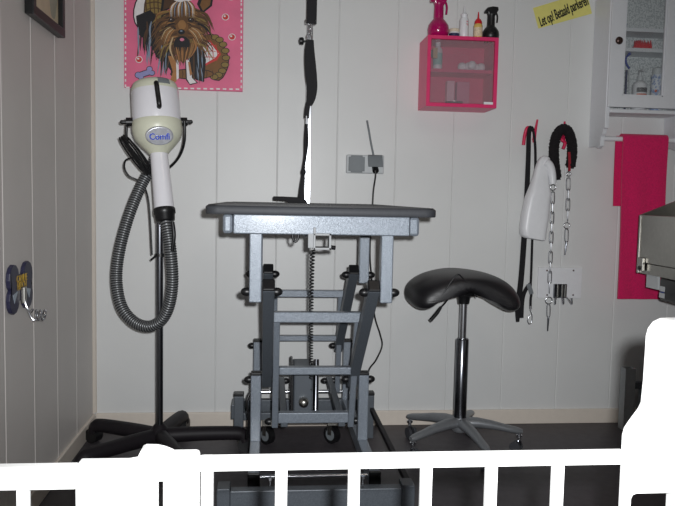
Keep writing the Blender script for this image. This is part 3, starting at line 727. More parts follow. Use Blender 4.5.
# ------------------------------------------------------------------ wall socket and cord
def socket():
    A = at(346.5, 154.5, WALL-.02); B = at(383.5, 174, WALL-.02); Yb = WALL-.03
    t = thing('wall_socket', 'pale double wall socket with grey hinged lids above the grooming table', 'socket', ((A.x+B.x)/2, WALL, B.z))
    MB().bb((A.x, Yb, B.z), (B.x, WALL-.0005, A.z), M_LGREY, bev=.005).build('housing', t)
    def lid(x0, x1, z0, z1, y0, y1): 
        w = (x1-x0); b = MB(); c = w*.14
        b.prism([(x0+c, y1, z0), (x1-c, y1, z0), (x1-c, y1, z0+c*.6), (x1, y1, z0+c*.6), (x1, y1, z1-c*.6), (x1-c, y1, z1-c*.6), (x1-c, y1, z1), (x0+c, y1, z1), (x0+c, y1, z1-c*.6), (x0, y1, z1-c*.6), (x0, y1, z0+c*.6), (x0+c, y1, z0+c*.6)], (0, y0-y1, 0), M_GREY, bev=.0015); b.build('lid', t)
    lid(at(348.5, 0, Yb).x if False else ax(348.5, Yb, 163), ax(364.5, Yb, 163), az(356, 172.5, Yb), az(356, 155.5, Yb), Yb-.010, Yb-.0005)
    b = MB(); x0, x1 = ax(367.5, Yb-.02, 160), ax(383, Yb-.02, 160); z0, z1 = az(375, 167, Yb-.02), az(375, 154.5, Yb-.02)
    b.prism([(x0+.004, Yb-.0005, z1), (x0, Yb-.03, z1-.006), (x0+.003, Yb-.04, z0), (x0+.003, Yb-.03, z0), (x0+.003, Yb-.0005, z1-.012)], (x1-x0-.004, 0, 0), M_GREY, bev=.002)
    lab(b.build('raised_lid', t), 'grey lid tilted open over a plug')
    MB().tube(smoothpath([at(373.5, 155, Yb-.01), at(371, 143, Yb-.01), at(368.8, 130, Yb-.008), at(367, 120.5, Yb-.004)], 5), .0042, M_GREY, 8).build('grey_rod', t)
    c = thing('power_cord', 'thin black power cord running from the wall socket down behind the grooming table', 'cord', at(374, 168, WALL-.04))
    MB().cyl((ax(375, Yb, 168), Yb-.022, az(375, 171, Yb)), (ax(375, Yb, 168), Yb-.0005, az(375, 168, Yb)), .014, M_BLK, 16).build('plug', c)
    P = [at(375, 168, WALL-.05), at(375.5, 176, WALL-.05), at(373.5, 190, WALL-.06), at(372.5, 205, WALL-.06), at(370.5, 236, WALL-.07), at(370, 258, WALL-.07), at(372, 282, WALL-.06), at(374.5, 315, WALL-.05), at(380, 334, WALL-.05), at(382, 346, WALL-.05), at(376, 360, WALL-.07), at(369, 370, WALL-.1), at(367, 385, WALL-.1), at(365, 430, WALL-.12)]
    MB().tube(smoothpath(P, 8), .0036, M_BLK, 8).build('cable', c)
socket()

# ================================================================== saddle stool
def stool():
    Y0 = 2.81; xs = ax(460.5, Y0, 400); base = Vector((xs, Y0, 0))
    t = thing('saddle_stool', 'black saddle-shaped stool on a chrome gas lift with a five-star aluminium base', 'stool', base)
    za = .098; R = .240
    MB().lathe([(0, .024), (.01, .033), (.05, .031), (.062, .024)], (xs, Y0, za-.02), (0, 0, 1), M_ALU).build('hub', t)
    for k in range(5):
        a = math.radians(279+72*k); d = Vector((math.cos(a), math.sin(a), 0)); s = Vector((-d.y, d.x, 0)); rings = []
        for q, w, h, dz in ((.018, .026, .021, .018), (.07, .025, .021, .019), (.13, .021, .018, .012), (.19, .018, .015, .000), (.235, .017, .0135, -.008), (.252, .011, .008, -.010)):
            c = base+d*q+Vector((0, 0, za+dz)); rings.append([c+s*(w*math.cos(t_))+Vector((0, 0, h*math.sin(t_))) for t_ in [2*PI*i/14 for i in range(14)]])
        MB().rings(rings, M_ALU).build('base_arm', t)
        e = base+d*R; b = MB(); b.cyl(e+Vector((0, 0, .05)), e+Vector((0, 0, za-.016)), .0065, M_CHR, 10); b.lathe([(0, .007), (.004, .012), (.012, .012), (.014, .007)], e+Vector((0, 0, .06)), (0, 0, 1), M_CHR, 14); b.build('caster_stem', t)
        b = MB(); f = Vector((math.cos(a+PI-.5), math.sin(a+PI-.5), 0)); g = Vector((-f.y, f.x, 0))
        for sg in (-1, 1): b.cyl(e+f*.012+Vector((0, 0, .0225))+g*sg*.006, e+f*.012+Vector((0, 0, .0225))+g*sg*.018, .0225, M_EDGE, 20)
        b.bb(e+Vector((-.008, -.008, .03)), e+Vector((.008, .008, .052)), M_CHD, bev=.003); b.build('caster', t)
    zj = az(460, 337, Y0); zs = az(460, 303, Y0)
    MB().lathe([(0, .0255), (zj-za-.045, .0255), (zj-za-.04, .022)], (xs, Y0, za+.035), (0, 0, 1), M_CHD, 22).build('gas_cylinder', t)
    MB().cyl((xs, Y0, zj-.02), (xs, Y0, zs+.01), .0145, M_CHR, 18).build('piston', t)
    MB().lathe([(0, .022), (.02, .025), (.03, .03), (.034, .05), (.05, .056)], (xs, Y0, zs-.002), (0, 0, 1), M_BLK, 18).build('seat_mount', t)
    b = MB(); P = smoothpath([at(452, 293, Y0-.03), at(445, 303, Y0-.05), at(440, 308, Y0-.06)], 4); b.tube(P, .0035, M_BLK, 8)
    b.tube([at(441, 307, Y0-.058), at(437, 313, Y0-.063), at(430.5, 320.5, Y0-.07)], [.006, .008, .0075], M_BLK, 10); b.build('height_lever', t)
    # saddle: a closed crescent section swept front to back
    top = [(404.2, 301), (405, 293), (409, 286.5), (416, 280.5), (425, 275.5), (436, 271.8), (447, 269.6), (459, 268.8), (472, 269.4), (484, 272), (495, 276.5), (504, 282.5), (511, 289.5), (515.5, 298), (517, 305)]
    bot = [(514.5, 310), (508, 312.5), (500, 312), (492, 308.5), (485, 303), (478, 295.5), (471.5, 286), (465.5, 278.5), (459, 275.6), (452.5, 278), (446, 285), (440.5, 292.5), (434, 300.5), (427, 306), (419.5, 309.8), (412, 310.8), (406.5, 307.5)]
    ring0 = [at(x, y, Y0) for x, y in top+bot]; zr = at(459, 275.6, Y0).z; cx = ring0[7].x; n = len(top)
    rings = []; NV = 22
    for i in range(NV+1):
        v = -1+2*i/NV; yy = Y0-.0+v*.165
        e = max(0., 1-abs(v)**3.2); sx = .62+.38*e**.6 if v > 0 else .70+.30*e**.6
        k_end = e**.42
        dz = -.008-.010*max(0, -v)**2
        ring = []
        for j, p in enumerate(ring0):
            q = Vector((cx+(p.x-cx)*sx*.955, yy, p.z))
            # mid-line of the crescent at this column, so the ends close to a rounded edge
            u = (p.x-cx)/(ring0[n-1].x-cx)
            zmid = ring0[7].z-.014-.135*abs(u)**1.5
            q.z = zmid+(p.z-zmid)*(.10+.86*k_end)+dz+ (.012*(1-abs(u)) if v > .5 else 0)*(v-.5)
            q.z += .030*abs(u)**1.3
            if j >= n: q.z += .022*math.exp(-((abs(u)-.42)/.2)**2)
            ring.append(q)
        rings.append(ring)
    o = MB().rings(rings, M_SKIN).build('seat', t, smooth=75)
    b = MB(); yl = Y0-.158; b.tube(smoothpath([at(440, 297, yl), at(446, 289.5, yl), at(452, 280.5, yl), at(458, 274.5, yl-.003), at(464.5, 280, yl), at(471, 289, yl), at(477, 297, yl)], 6), .0032, M_SKIN, 8); b.build('lip_highlight_tube', t)  # thin tube added along the front lip to shape its highlight
    md = o.modifiers.new('s', 'SUBSURF'); md.levels = 1; md.render_levels = 2
stool()

# ================================================================== bottles
def bottle(name, label, cat, c, prof, m, extras=(), group=None, body='body'):
    t = thing(name, label, cat, c, group)
    MB().lathe(prof, c, (0, 0, 1), m, 24).build(body, t)
    for nm, fn in extras:
        b = MB(); fn(b); b.build(nm, t)
    return t
def globe_sprayer(c, r, m, label, flip=1, cut=0.):
    z = c.z
    prof = [(.0005, r*.55), (.003, r*.72), (r*.35, r*.96), (r*.75, r), (r*1.15, r*.93), (r*1.5, r*.7), (r*1.72, r*.5), (r*1.8, r*.46)]
    def head(b):
        b.lathe([(r*1.78, r*.47), (r*2.0, r*.46), (r*2.9, r*.44), (r*3.1, r*.48)], c, (0, 0, 1), m, 16)
        h = c+Vector((0, 0, r*3.0))
        b.prism([h+Vector((flip*x*r, -r*.33, zz*r)) for x, zz in ((-.85, .45), (-.5, .85), (.1, 1.0), (.75, .95), (.8, .6), (.5, .1), (.35, -.2), (-.35, -.15), (-.45, .25), (-.8, .2))], (0, r*.66, 0), m, bev=.004)
    def trig(b):
        h = c+Vector((0, 0, r*3.0))
        b.tube(smoothpath([h+Vector((flip*r*.55, 0, r*.5)), h+Vector((flip*r*.75, 0, -r*.1)), h+Vector((flip*r*.72, 0, -r*.8))], 5), r*.1, m, 8)
    bottle('spray_bottle', label, 'spray bottle', c, prof, m, (('spray_head', head), ('trigger', trig)))

# ================================================================== pink glazed wall cabinet
def pink_cabinet():
    Yf = 2.985
    A = at(428, 36.3, Yf); B = at(496.5, 108, Yf); x0, x1 = A.x, B.x; z1 = (az(428, 35, Yf)+az(497, 37, Yf))/2; z0 = (az(428, 106, Yf)+az(496, 108.3, Yf))/2
    t = thing('wall_cabinet', 'small pink wall cabinet with a hazy glass door, bottles standing on top', 'cabinet', ((x0+x1)/2, WALL, z0))
    th = .015; yb = WALL-.0005
    b = MB(); b.bb((x0, Yf, z0), (x0+th, yb, z1), M_PINK, bev=.0015); b.bb((x1-th, Yf, z0), (x1, yb, z1), M_PINK, bev=.0015)
    b.bb((x0+th*.9, Yf, z0), (x1-th*.9, yb, z0+th), M_PINK, bev=.0015); b.bb((x0+th*.9, Yf, z1-th), (x1-th*.9, yb, z1), M_PINK, bev=.0015)
    b.bb((x0+th*.9, yb-.008, z0+th*.9), (x1-th*.9, yb, z1-th*.9), M_PINK); b.build('carcass', t)
    zs = az(463, 71.5, 3.02)
    MB().bb((x0+th, Yf+.03, zs-.006), (x1-th, yb-.008, zs+.008), M_PINK, bev=.001).build('shelf', t)
    d = MB().bb((x0+th+.002, Yf+.006, z0+th+.002), (x1-th-.002, Yf+.011, z1-th-.002), M_FROST).build('glass_door', t)
    b = MB()
    b.bb((ax(430.5, Yf, 58), Yf-.004, az(430, 57, Yf)), (ax(432.3, Yf, 58), Yf+.006, az(430, 50, Yf)), M_CHR); b.bb((ax(433, Yf, 58), Yf+.001, az(433, 58, Yf)), (ax(437.5, Yf, 58), Yf+.0055, az(433, 47.5, Yf)), mat('hinge_plate', (150, 132, 122), .45, .2)); b.build('door_hinge', d)
    b = MB(); b.bb((ax(484, Yf, 103), Yf+.001, az(488, 104.8, Yf)), (ax(493, Yf, 103), Yf+.0055, az(488, 102, Yf)), M_WHT); b.build('price_label', d)
    b = MB()
    for px in (484.5, 487, 490.5): b.bb((ax(px, Yf, 42), Yf+.003, az(488, 42.8, Yf)), (ax(px+1.5, Yf, 42), Yf+.0055, az(488, 41.4, Yf)), M_STEEL)
    b.build('door_pull', d)
    # on top
    Yt = 3.06
    zt = z1
    def pos(px, Y=Yt): p = at(px, 36, Y); return Vector((p.x, Y, zt+.0005))
    globe_sprayer(pos(438, 3.05), L(10.8, 3.05), M_PINKD, 'magenta globe-shaped spray bottle at the left end of the pink cabinet top')
    globe_sprayer(pos(490.5, 3.07), L(8.6, 3.07), M_BLK, 'black globe-shaped spray bottle at the right end of the pink cabinet top')
    r = L(5, Yt); c = pos(454, 3.06)
    bottle('jar', 'small squat jar with navy label and pale lid on top of the pink cabinet', 'jar', c, [(0, r*.95), (.002, r), (.034, r), (.036, r*.9)], M_WHT,
           (('label_band', lambda b: b.lathe([(.004, r*1.02), (.024, r*1.02)], c, (0, 0, 1), M_NAVY, 24)), ('lid', lambda b: b.lathe([(.030, r*1.02), (.042, r*1.02), (.044, r*.9)], c, (0, 0, 1), mat('pale_lid', (226, 214, 190), .4), 24))))
    r2 = L(4.6, Yt); c2 = pos(463.8, 3.05); H = .088
    def marks(b):
        rr = random.Random(2)
        for i in range(7):
            a = -1.2+.2*(i % 4)-.0; zz = H*.62+.007*(i//4)*1.5+rr.random()*.004; q = -PI/2+.25+.13*(i % 4)
            pts = [c2+Vector(((r2+.0006)*math.cos(q+da), (r2+.0006)*math.sin(q+da), zz+dz)) for da, dz in ((0, 0), (.09, 0), (.09, .005), (0, .005))]; b.poly(pts, M_RED)
    bottle('squeeze_bottle', 'tall white squeeze bottle with a pointed nozzle standing on the pink cabinet', 'bottle', c2, [(0, r2*.95), (.002, r2), (H*.88, r2), (H, r2*.82)], M_WHT,
           (('nozzle', lambda b: b.lathe([(H, r2*.55), (H+.014, r2*.8), (H+.02, r2*.5), (H+.026, r2*.22), (H+.052, r2*.12)], c2, (0, 0, 1), M_WHT, 18)), ('label_marks', marks)))
    r3 = L(4.4, Yt); c3 = pos(477.8, 3.05); H3 = .066
    bottle('squeeze_bottle', 'amber bottle with a red pointed cap beside the black spray bottle', 'bottle', c3, [(0, r3*.95), (.002, r3), (H3*.9, r3), (H3, r3*.8)], M_OCH,
           (('red_cap', lambda b: b.lathe([(H3, r3*.9), (H3+.012, r3*.8), (H3+.02, r3*.5), (H3+.024, r3*.22), (H3+.05, r3*.1)], c3, (0, 0, 1), M_RED, 18)),
            ('label_band', lambda b: b.lathe([(.014, r3*1.015), (.05, r3*1.015)], c3, (0, 0, 1), mat('pale_label', (226, 206, 176), .5, noise=.2, nscale=120), 24))))
    # inside
    ys = 3.06; r4 = L(4.6, ys); c4 = Vector((ax(437.5, ys, 66), ys, zs+.0085))
    bottle('shampoo_bottle', 'tall white bottle behind the glass on the upper shelf of the pink cabinet', 'bottle', c4, [(0, r4*.95), (.002, r4), (.085, r4), (.098, r4*.5), (.1, r4*.45)], M_WHT,
           (('cap', lambda b: b.lathe([(.1, r4*.6), (.122, r4*.6), (.123, r4*.5)], c4, (0, 0, 1), M_WHT, 16)), ('label_band', lambda b: b.lathe([(.02, r4*1.015), (.07, r4*1.015)], c4, (0, 0, 1), mat('mint_label', (150, 200, 190), .5), 24))))
    for px, Y, dz in ((462, 3.06, 0), (468.5, 3.05, 0), (475, 3.07, 0), (481, 3.06, 0), (466, 3.10, 0), (472, 3.02, 0), (478, 3.10, 0)):
        rr = .0185; b = MB(); b.ball((ax(px, Y, 66), Y, zs+.008+rr), rr, M_COTTON, 12, (1, 1, 1)); o = b.build('cotton_ball')
        tag(o, 'one of the white cotton balls heaped on the upper shelf of the pink cabinet', 'cotton ball', 'cotton balls behind the hazy glass')
    yd = 3.05; zb = z0+th+.0005; cd = Vector((ax(454, yd, 103), yd, zb))
    bottle('dish', 'round silver dish on the floor of the pink cabinet', 'dish', cd, [(0, .022), (.002, .03), (.012, .038), (.014, .038), (.012, .035), (.004, .026)], M_STEEL)
    m = mat('pale_pink_card', (236, 186, 200), .5)
    b = MB(); b.bb((ax(447, 3.1, 90), 3.10, zb), (ax(454.5, 3.1, 90), 3.138, zb+.11), m, bev=.002); tag(b.build('carton'), 'pale pink carton standing behind the silver dish in the pink cabinet', 'box')
    b = MB(); b.bb((ax(457, 3.1, 90), 3.10, zb), (ax(469.5, 3.1, 90), 3.138, zb+.108), mat('dusty_pink_card', (216, 120, 152), .5), bev=.002); tag(b.build('carton'), 'darker pink carton right of the pale one in the pink cabinet', 'box')
pink_cabinet()

# ================================================================== yellow paper sign
def sign():
    Y = WALL-.003
    c0 = at(538.5, 28.5, Y); c1 = at(592, 13.5, Y); xdir = (c1-c0).normalized(); up = Vector((0, -1, 0)).cross(xdir); up = up if up.z > 0 else -up
    w = (c1-c0).length; tl = at(533, 8, Y); h = (tl-c0).dot(up); sl = (tl-c0).dot(xdir)
    t = thing('paper_sign', 'tilted yellow paper sign with bold black Dutch lettering on the back wall', 'sign', c0)
    P = [c0, c0+xdir*w, c0+xdir*w*1.0+up*h*1.06-xdir*w*.0, c0+up*h+xdir*sl]
    MB().prism(P, (0, .002, 0), M_YEL).build('card', t, smooth=0)
    mx = basis(xdir, up, c0+xdir*w*.535+up*h*.46+Vector((0, -.0008, 0)))
    mx = mx @ Matrix(((1, -.12, 0, 0), (0.06, 1, 0, 0), (0, 0, 1, 0), (0, 0, 0, 1)))
    o = text('lettering', 'Let op! Betaald parkeren', t, M_INK, .062, mx, sx=1, ext=.0003, fat=.0022)
    xs = [v.co.x for v in o.data.vertices]; 
    tw = max(xs)-min(xs); k = w*.90/tw
    cxy = c0+xdir*w*.50+up*h*.46-t.location
    S = Matrix.Translation(cxy) @ basis(xdir, up, (0, 0, 0)) @ Matrix.Diagonal((k, 1, 1, 1)) @ basis(xdir, up, (0, 0, 0)).inverted() @ Matrix.Translation(-cxy)
    o.data.transform(S)
sign()

# ================================================================== white cabinet with towel rail
def white_cabinet():
    Yf = 3.0; yb = WALL-.0005
    x0 = ax(608, Yf, 60); zdoor0 = az(640, 109, Yf); x1 = ax(671.5, 3.08, 140); zt = zdoor0+.62
    ps = .018
    t = thing('wall_cabinet', 'white wall cabinet with a glazed door and a towel rail underneath, top right', 'cabinet', ((x0+x1)/2, WALL, zdoor0))
    # shaped side panels
    zlow = az(607, 128, Yf); zl2 = az(600, 143, Yf+.04)
    for x in (x0, x1):
        pr = [(Yf, zt), (Yf, zlow), (Yf+.012, zlow-.002), (Yf+.02, zlow-.022), (Yf+.032, zlow-.034), (Yf+.036, zl2-.012), (Yf+.06, zl2-.022), (Yf+.09, zl2-.012), (yb, zl2-.012), (yb, zt)]
        MB().prism([(x, y, z) for y, z in pr], (ps, 0, 0), M_CAB, bev=.0015).build('side_panel', t)
    b = MB(); a, c = x0+ps, x1
    b.bb((a, Yf+.02, zdoor0-.018), (c, yb, zdoor0), M_CAB, bev=.001); b.build('bottom_board', t)
    lp = MB(); lp.bb((x0+ps, Yf-.008, zdoor0-.020), (x1, Yf+.021, zdoor0-.004), M_CAB, bev=.003); lp.build('moulding', t)
    MB().bb((a, Yf+.02, zt-.02), (c, yb, zt), M_CAB, bev=.001).build('top_board', t)
    MB().bb((a, yb-.006, zdoor0), (c, yb, zt-.02), M_SPK).build('back_panel', t)
    za = az(645, 30, 3.03); zb = az(645, 50, 3.03)
    for z in (za, zb): MB().bb((a, 3.03, z-.008), (c, yb-.006, z+.008), M_CAB, bev=.001).build('shelf', t)
    # door
    g0, g1 = ax(623, Yf, 60), ax(664, Yf, 60); gz0 = az(645, 96.5, Yf); dz0 = zdoor0+.004; dz1 = zt-.022
    d = MB(); d.bb((x0+ps*.2, Yf-.012, dz0), (g0, Yf+.008, dz1), M_CAB, bev=.0015); d.bb((g1, Yf-.012, dz0), (x1+ps*.7, Yf+.008, dz1), M_CAB, bev=.0015)
    d.bb((g0-.002, Yf-.012, dz0), (g1+.002, Yf+.008, gz0), M_CAB, bev=.0015); d.bb((g0-.002, Yf-.012, dz1-.06), (g1+.002, Yf+.008, dz1), M_CAB, bev=.0015)
    do = d.build('door', t)
    bd = MB()
    for (p, q) in (((g0, gz0), (g0+.006, dz1-.06)), ((g1-.006, gz0), (g1, dz1-.06)), ((g0, gz0), (g1, gz0+.006))):
        bd.bb((p[0], Yf-.006, p[1]), (q[0], Yf+.004, q[1]), M_CAB, bev=.001)
    bd.build('bead', do)
    MB().bb((g0+.001, Yf-.002, gz0+.001), (g1-.001, Yf+.002, dz1-.061), M_GLASS).build('pane', do)
    k = at(617, 41.5, Yf-.012); b = MB(); b.lathe([(0, .006), (.01, .006), (.014, .014), (.02, .0165), (.026, .014), (.029, .006)], k, (0, -1, 0), M_BRONZE, 18); lab(b.build('knob', do), 'bronze door knob')
    # towel rail
    yr = 3.055; zr = az(640, 139.5, yr)
    MB().cyl((x0+ps, yr, zr), (x1, yr, zr), .0105, M_WHT, 16).build('towel_rail', t)
    # contents
    zf = zdoor0+.0005
    yz_ = 3.046; c = Vector((ax(640, yz_, 80), yz_, zf)); r = L(7.2, yz_); H = L(30, yz_)
    def lines(b):
        for (z0, z1, m, w) in ((.074, .094, M_INK, .85), (.050, .068, mat('orange_ink', (226, 120, 90), .5), .85), (.026, .044, M_INK, .85)):
            n = 10
            for i in range(n):
                a0 = -PI/2-w+2*w*i/n; a1 = -PI/2-w+2*w*(i+(.8 if m is M_INK else 1))/n
                b.poly([c+Vector(((r+.0008)*math.cos(q), (r+.0008)*math.sin(q), z)) for q, z in ((a0, z0), (a1, z0), (a1, z1), (a0, z1))], m)
    bottle('pump_bottle', 'white pump bottle with black and orange label lines in the white cabinet', 'bottle', c, [(0, r*.95), (.002, r), (H*.86, r), (H*.95, r*.7), (H, r*.4)], M_WHT,
           (('label_lines', lines), ('pump', lambda b: (b.lathe([(H, r*.45), (H+.02, r*.4), (H+.022, r*.2), (H+.04, r*.2)], c, (0, 0, 1), M_LGREY, 14), b.bb(c+Vector((-.006, -.03, H+.036)), c+Vector((.006, .008, H+.046)), M_LGREY, bev=.002)))))
    c2 = Vector((ax(657, 3.05, 80), 3.05, zf)); r2 = L(5.8, 3.05); H2 = L(36, 3.05)
    m2 = specklemat('can_print', (222, 226, 232), (140, 160, 200), 60)
    bottle('spray_can', 'slim white and blue spray can behind the glass at the right of the white cabinet', 'can', c2, [(0, r2*.95), (.002, r2), (H2, r2), (H2+.006, r2*.8)], m2, (('cap', lambda b: b.lathe([(H2+.004, r2*.86), (H2+.03, r2*.82), (H2+.034, r2*.6)], c2, (0, 0, 1), M_LGREY, 18)), ('orange_mark', lambda b: b.ball(c2+Vector((-r2*.55, -r2*.8, H2*.55)), .006, mat('orange_ink', (226, 120, 90), .5), 8))))
    # red spiky item
    c3 = Vector((ax(642.5, 3.042, 42), 3.042, zb+.0085)); b = MB(); wd = L(19, 3.07)
    pts = [(-wd/2, 0)]; rr = random.Random(5); nn = 9
    for i in range(nn): pts += [(-wd/2+wd*(i+.3)/nn, .024+.014*rr.random()), (-wd/2+wd*(i+.85)/nn, .014)]
    pts += [(wd/2, .016), (wd/2, 0)]
    for dy in (-.008, .006): b.prism([c3+Vector((x*(1 if dy < 0 else .85), dy, z)) for x, z in pts], (0, .006, 0), M_RED, bev=.001)
    b.bb(c3+Vector((-wd/2, -.009, 0)), c3+Vector((wd/2, .013, .007)), M_RED, bev=.001)
    tag(b.build('hair_comb'), 'small bright red spiky item on the middle shelf of the white cabinet', 'hair accessory')
    # blue items
    Yq = 3.06; b = MB(); b.tube(smoothpath([at(629.5, 54, Yq), at(626, 58, Yq), at(626.5, 64, Yq), at(629.5, 68.5, Yq)], 6), .0045, M_BLUE, 8); b.ball(at(629.5, 54, Yq), .0065, M_BLUE, 10)
    sp = at(628, 70, Yq); b.cyl(at(629.5, 68, Yq), Vector((at(629, 94, Yq).x, Yq, zf)), .003, M_LGREY, 8); tag(b.build('grooming_tool'), 'tool with a curved blue handle leaning at the left inside the white cabinet', 'tool')
    b = MB(); p = at(625.5, 94, 3.045); b.cyl((p.x, 3.045, zf), (p.x, 3.045, az(625, 70, 3.045)), .0045, M_NAVY, 10); tag(b.build('pen'), 'thin dark blue stick upright in the left corner of the white cabinet', 'stick')
    b = MB(); p = at(626, 19, 3.06); b.cyl((p.x, 3.06, za+.0085), (p.x, 3.06, za+.03), .0055, M_BLUE, 10); b.cyl((p.x, 3.06, za+.03), (p.x, 3.06, za+.11), .004, M_LGREY, 10); tag(b.build('syringe'), 'slim pale stick with a blue foot on the top visible shelf of the white cabinet', 'stick')
    # towel over the rail
    def sheet(xa, xb, zf0, zb0, rad, name_b, th=.006, ph=0., wav=.0025):
        prof = []
        n = 26
        if zf0 is not None:
          for i in range(n+1): prof.append((-rad, zf0+(zr-zf0)*i/n))
        for i in range(1 if zf0 is not None else 6, 10): a = PI-PI*i/10; prof.append((rad*math.cos(a), zr+rad*math.sin(a)))
        for i in range(n+1): prof.append((rad, zr-(zr-zb0)*i/n))
        NX = 14; rings = []
        for (dy, z) in prof:
            o = []; inn = []
            fall = min(1, max(0, (zr-z)/.25))
            nrm = Vector((0, dy, max(0, z-zr))).normalized() if True else None
            for j in range(NX+1):
                x = xa+(xb-xa)*j/NX; s = -1 if dy < 0 else 1
                off = wav*fall*math.sin(j*.9+ph+z*6)*s*-1
                p = Vector((x+(.0015*math.sin(z*9+ph)+.016*(zr-z)*(1-j/NX))*fall, yr+dy+off, z))
                o.append(p+nrm*th/2); inn.append(p-nrm*th/2)
            rings.append(o+inn[::-1])
        name_b.rings(rings, M_TOWEL)
    xl, xr = ax(620.8, yr-.024, 200), ax(665.6, yr-.024, 200)
    b = MB(); zlo = az(642, 299, yr-.02); sheet(xl, xr, zlo, az(642, 198, yr+.02), .0187, b, .009)
    # inner fold peeking out on the left
    xf = ax(614.8, yr, 180)
    b2 = MB(); sheet(xf, xl+.08, None, az(616, 206, yr+.01), .0123, b2, .003, 1.2, .001)
    tw = thing('towel', 'bright pink towel folded over the white towel rail', 'towel', ((xl+xr)/2, yr, zlo))
    b.build('front_fold', tw, smooth=60); b2.build('inner_fold', tw, smooth=60)
white_cabinet()

# ================================================================== leashes, hooks, chain collar, white bottle
def wall_hooks():
    yw = WALL-.0005
    def hook(label, spike, curl, plate):
        p = at(plate[0], plate[1], WALL); t = thing('coat_hook', label, 'hook', (p.x, WALL, p.z))
        b = MB(); b.box((p.x, WALL-.0045, p.z), (.016, .008, .05), M_HOOK, bev=.003); b.build('back_plate', t)
        b = MB(); b.tube(smoothpath([at(*spike[0], WALL-.01), at(*spike[1], WALL-.03), at(*spike[2], WALL-.045)], 5), [.0085-.0045*i/10 for i in range(11)], M_HOOK, 10); b.build('upper_prong', t)
        b = MB(); b.tube(smoothpath([at(curl[0][0], curl[0][1], WALL-.01)]+[at(x, y, WALL-.045) for x, y in curl[1:]], 5), .0075, M_HOOK, 10); b.build('lower_prong', t)
    hook('pink-red wall hook holding the flat black leash, left of the pair', ((534, 140), (535.5, 130), (537.5, 119.5)), ((534.5, 132), (528, 127.5), (525, 134), (523.5, 145)), (534, 137))
    hook('pink-red wall hook holding the fleecy chain collar, right of the pair', ((563.5, 140), (564, 131), (564.8, 121.5)), ((563.5, 133), (561.5, 139), (565, 143), (563, 149)), (563.5, 136))
    # flat leash
    Y = WALL-.052
    t = thing('dog_leash', 'flat black dog leash with two long strands and metal clip on left hook', 'leash', at(527, 318, WALL-.02))
    b = MB(); P = smoothpath([at(533.5, 131, Y), at(531, 127.5, Y), at(529, 133, Y), at(528.2, 160, Y+.03), at(526.5, 200, Y+.042), at(524, 240, Y+.045), at(521, 280, Y+.048), at(518, 305, Y+.048), at(517.6, 322, Y+.048)], 6)
    n = len(P); ribbon(b, P, [L(3.6+3.0*min(1, i/(n*.6)) if i < n*.88 else 6.5*(1.12-i/n)/.24, Y) for i in range(n)], .003, M_STRAP, Vector((1, .25, 0))); b.build('strap', t)
    b = MB(); P = smoothpath([at(533.5, 131, Y), at(535.4, 150, Y), at(535, 190, Y+.042), at(532.5, 235, Y+.048), at(531.3, 270, Y+.048), at(530.5, 288, Y+.048)], 6); ribbon(b, P, L(2.6, Y), .003, M_STRAP, Vector((1, .25, 0))); b.build('strap', t)
    b = MB(); P = smoothpath([at(530.5, 284, Y+.046), at(525.5, 290, Y+.045), at(522.5, 300, Y+.045), at(521.5, 318, Y+.045)], 6); ribbon(b, P, L(4.6, Y), .003, M_STRAP, Vector((1, .25, 0))); b.build('strap_end', t)
    b = MB(); ribbon(b, [at(528, 284, Y+.043), at(530.5, 290, Y+.043), at(531.5, 294, Y+.043)], L(4.5, Y), .004, M_GREY); b.build('stitched_joint', t)
    b = MB(); ribbon(b, smoothpath([at(531.5, 293, Y+.045), at(530.6, 300, Y+.045), at(530.5, 309, Y+.045)], 4), L(2.6, Y), .003, M_STRAP); b.build('strap_tail', t)
    b = MB(); b.cyl(at(530.6, 306, Y+.025), at(530.4, 311, Y+.025), .004, M_CHR, 10)
    b.tube(smoothpath([at(530.5, 311, Y+.025), at(532, 316, Y+.025), at(531.5, 322, Y+.025), at(529, 324, Y+.025), at(527.5, 320, Y+.025), at(530, 315, Y+.025)], 5), .0026, M_CHR, 8); b.build('snap_clip', t)
    # white bottle
    t = thing('spray_bottle', 'white plastic bottle with a bent neck hanging against the wall between the leashes', 'spray bottle', at(532, 239, WALL-.03))
    rows = [(239.5, 533.5, 8), (238.5, 533.2, 11.5), (236, 532.7, 13), (230, 532.8, 13.6), (215, 535, 13.6), (200, 537.2, 12.6), (192, 539.3, 11.4), (184, 540, 9.3), (177, 540.6, 7.6), (169, 541.8, 6.8), (162, 543.6, 6.2), (158, 545, 4.8), (156, 546, 2.2)]
    rings = []; Yq = WALL-.078
    for (py, px, hw) in rows:
        c = at(px, py, Yq); w = L(hw, Yq); dp = min(.036, w*.75); dv = (at(540.5, 190, Yq)-at(532.8, 230, Yq)).normalized(); xd = Vector((dv.z, 0, -dv.x)); ring = []
        for k in range(24):
            a = 2*PI*k/24; ca, sa = math.cos(a), math.sin(a)
            ex = .5
            ring.append(c+xd*(w*math.copysign(abs(ca)**ex, ca))+Vector((0, dp*math.copysign(abs(sa)**ex, sa), 0)))
        rings.append(ring)
    MB().rings(rings, M_WHT).build('body', t, smooth=60)
    b = MB(); P = smoothpath([at(545, 162, Yq-.01), at(549.5, 166, Yq-.012), at(552, 174, Yq-.012), at(552.8, 184, Yq-.012)], 6); b.tube(P, [L(5, Yq)-.006*i/len(P) for i in range(len(P))], M_WHT, 12); b.build('bent_neck', t)
    # fleecy collar with chains
    Yc = WALL-.045
    t = thing('chain_collar', 'black fleece-covered dog collar with two hanging chains on the right wall hook', 'collar', at(560, 330, WALL-.02))
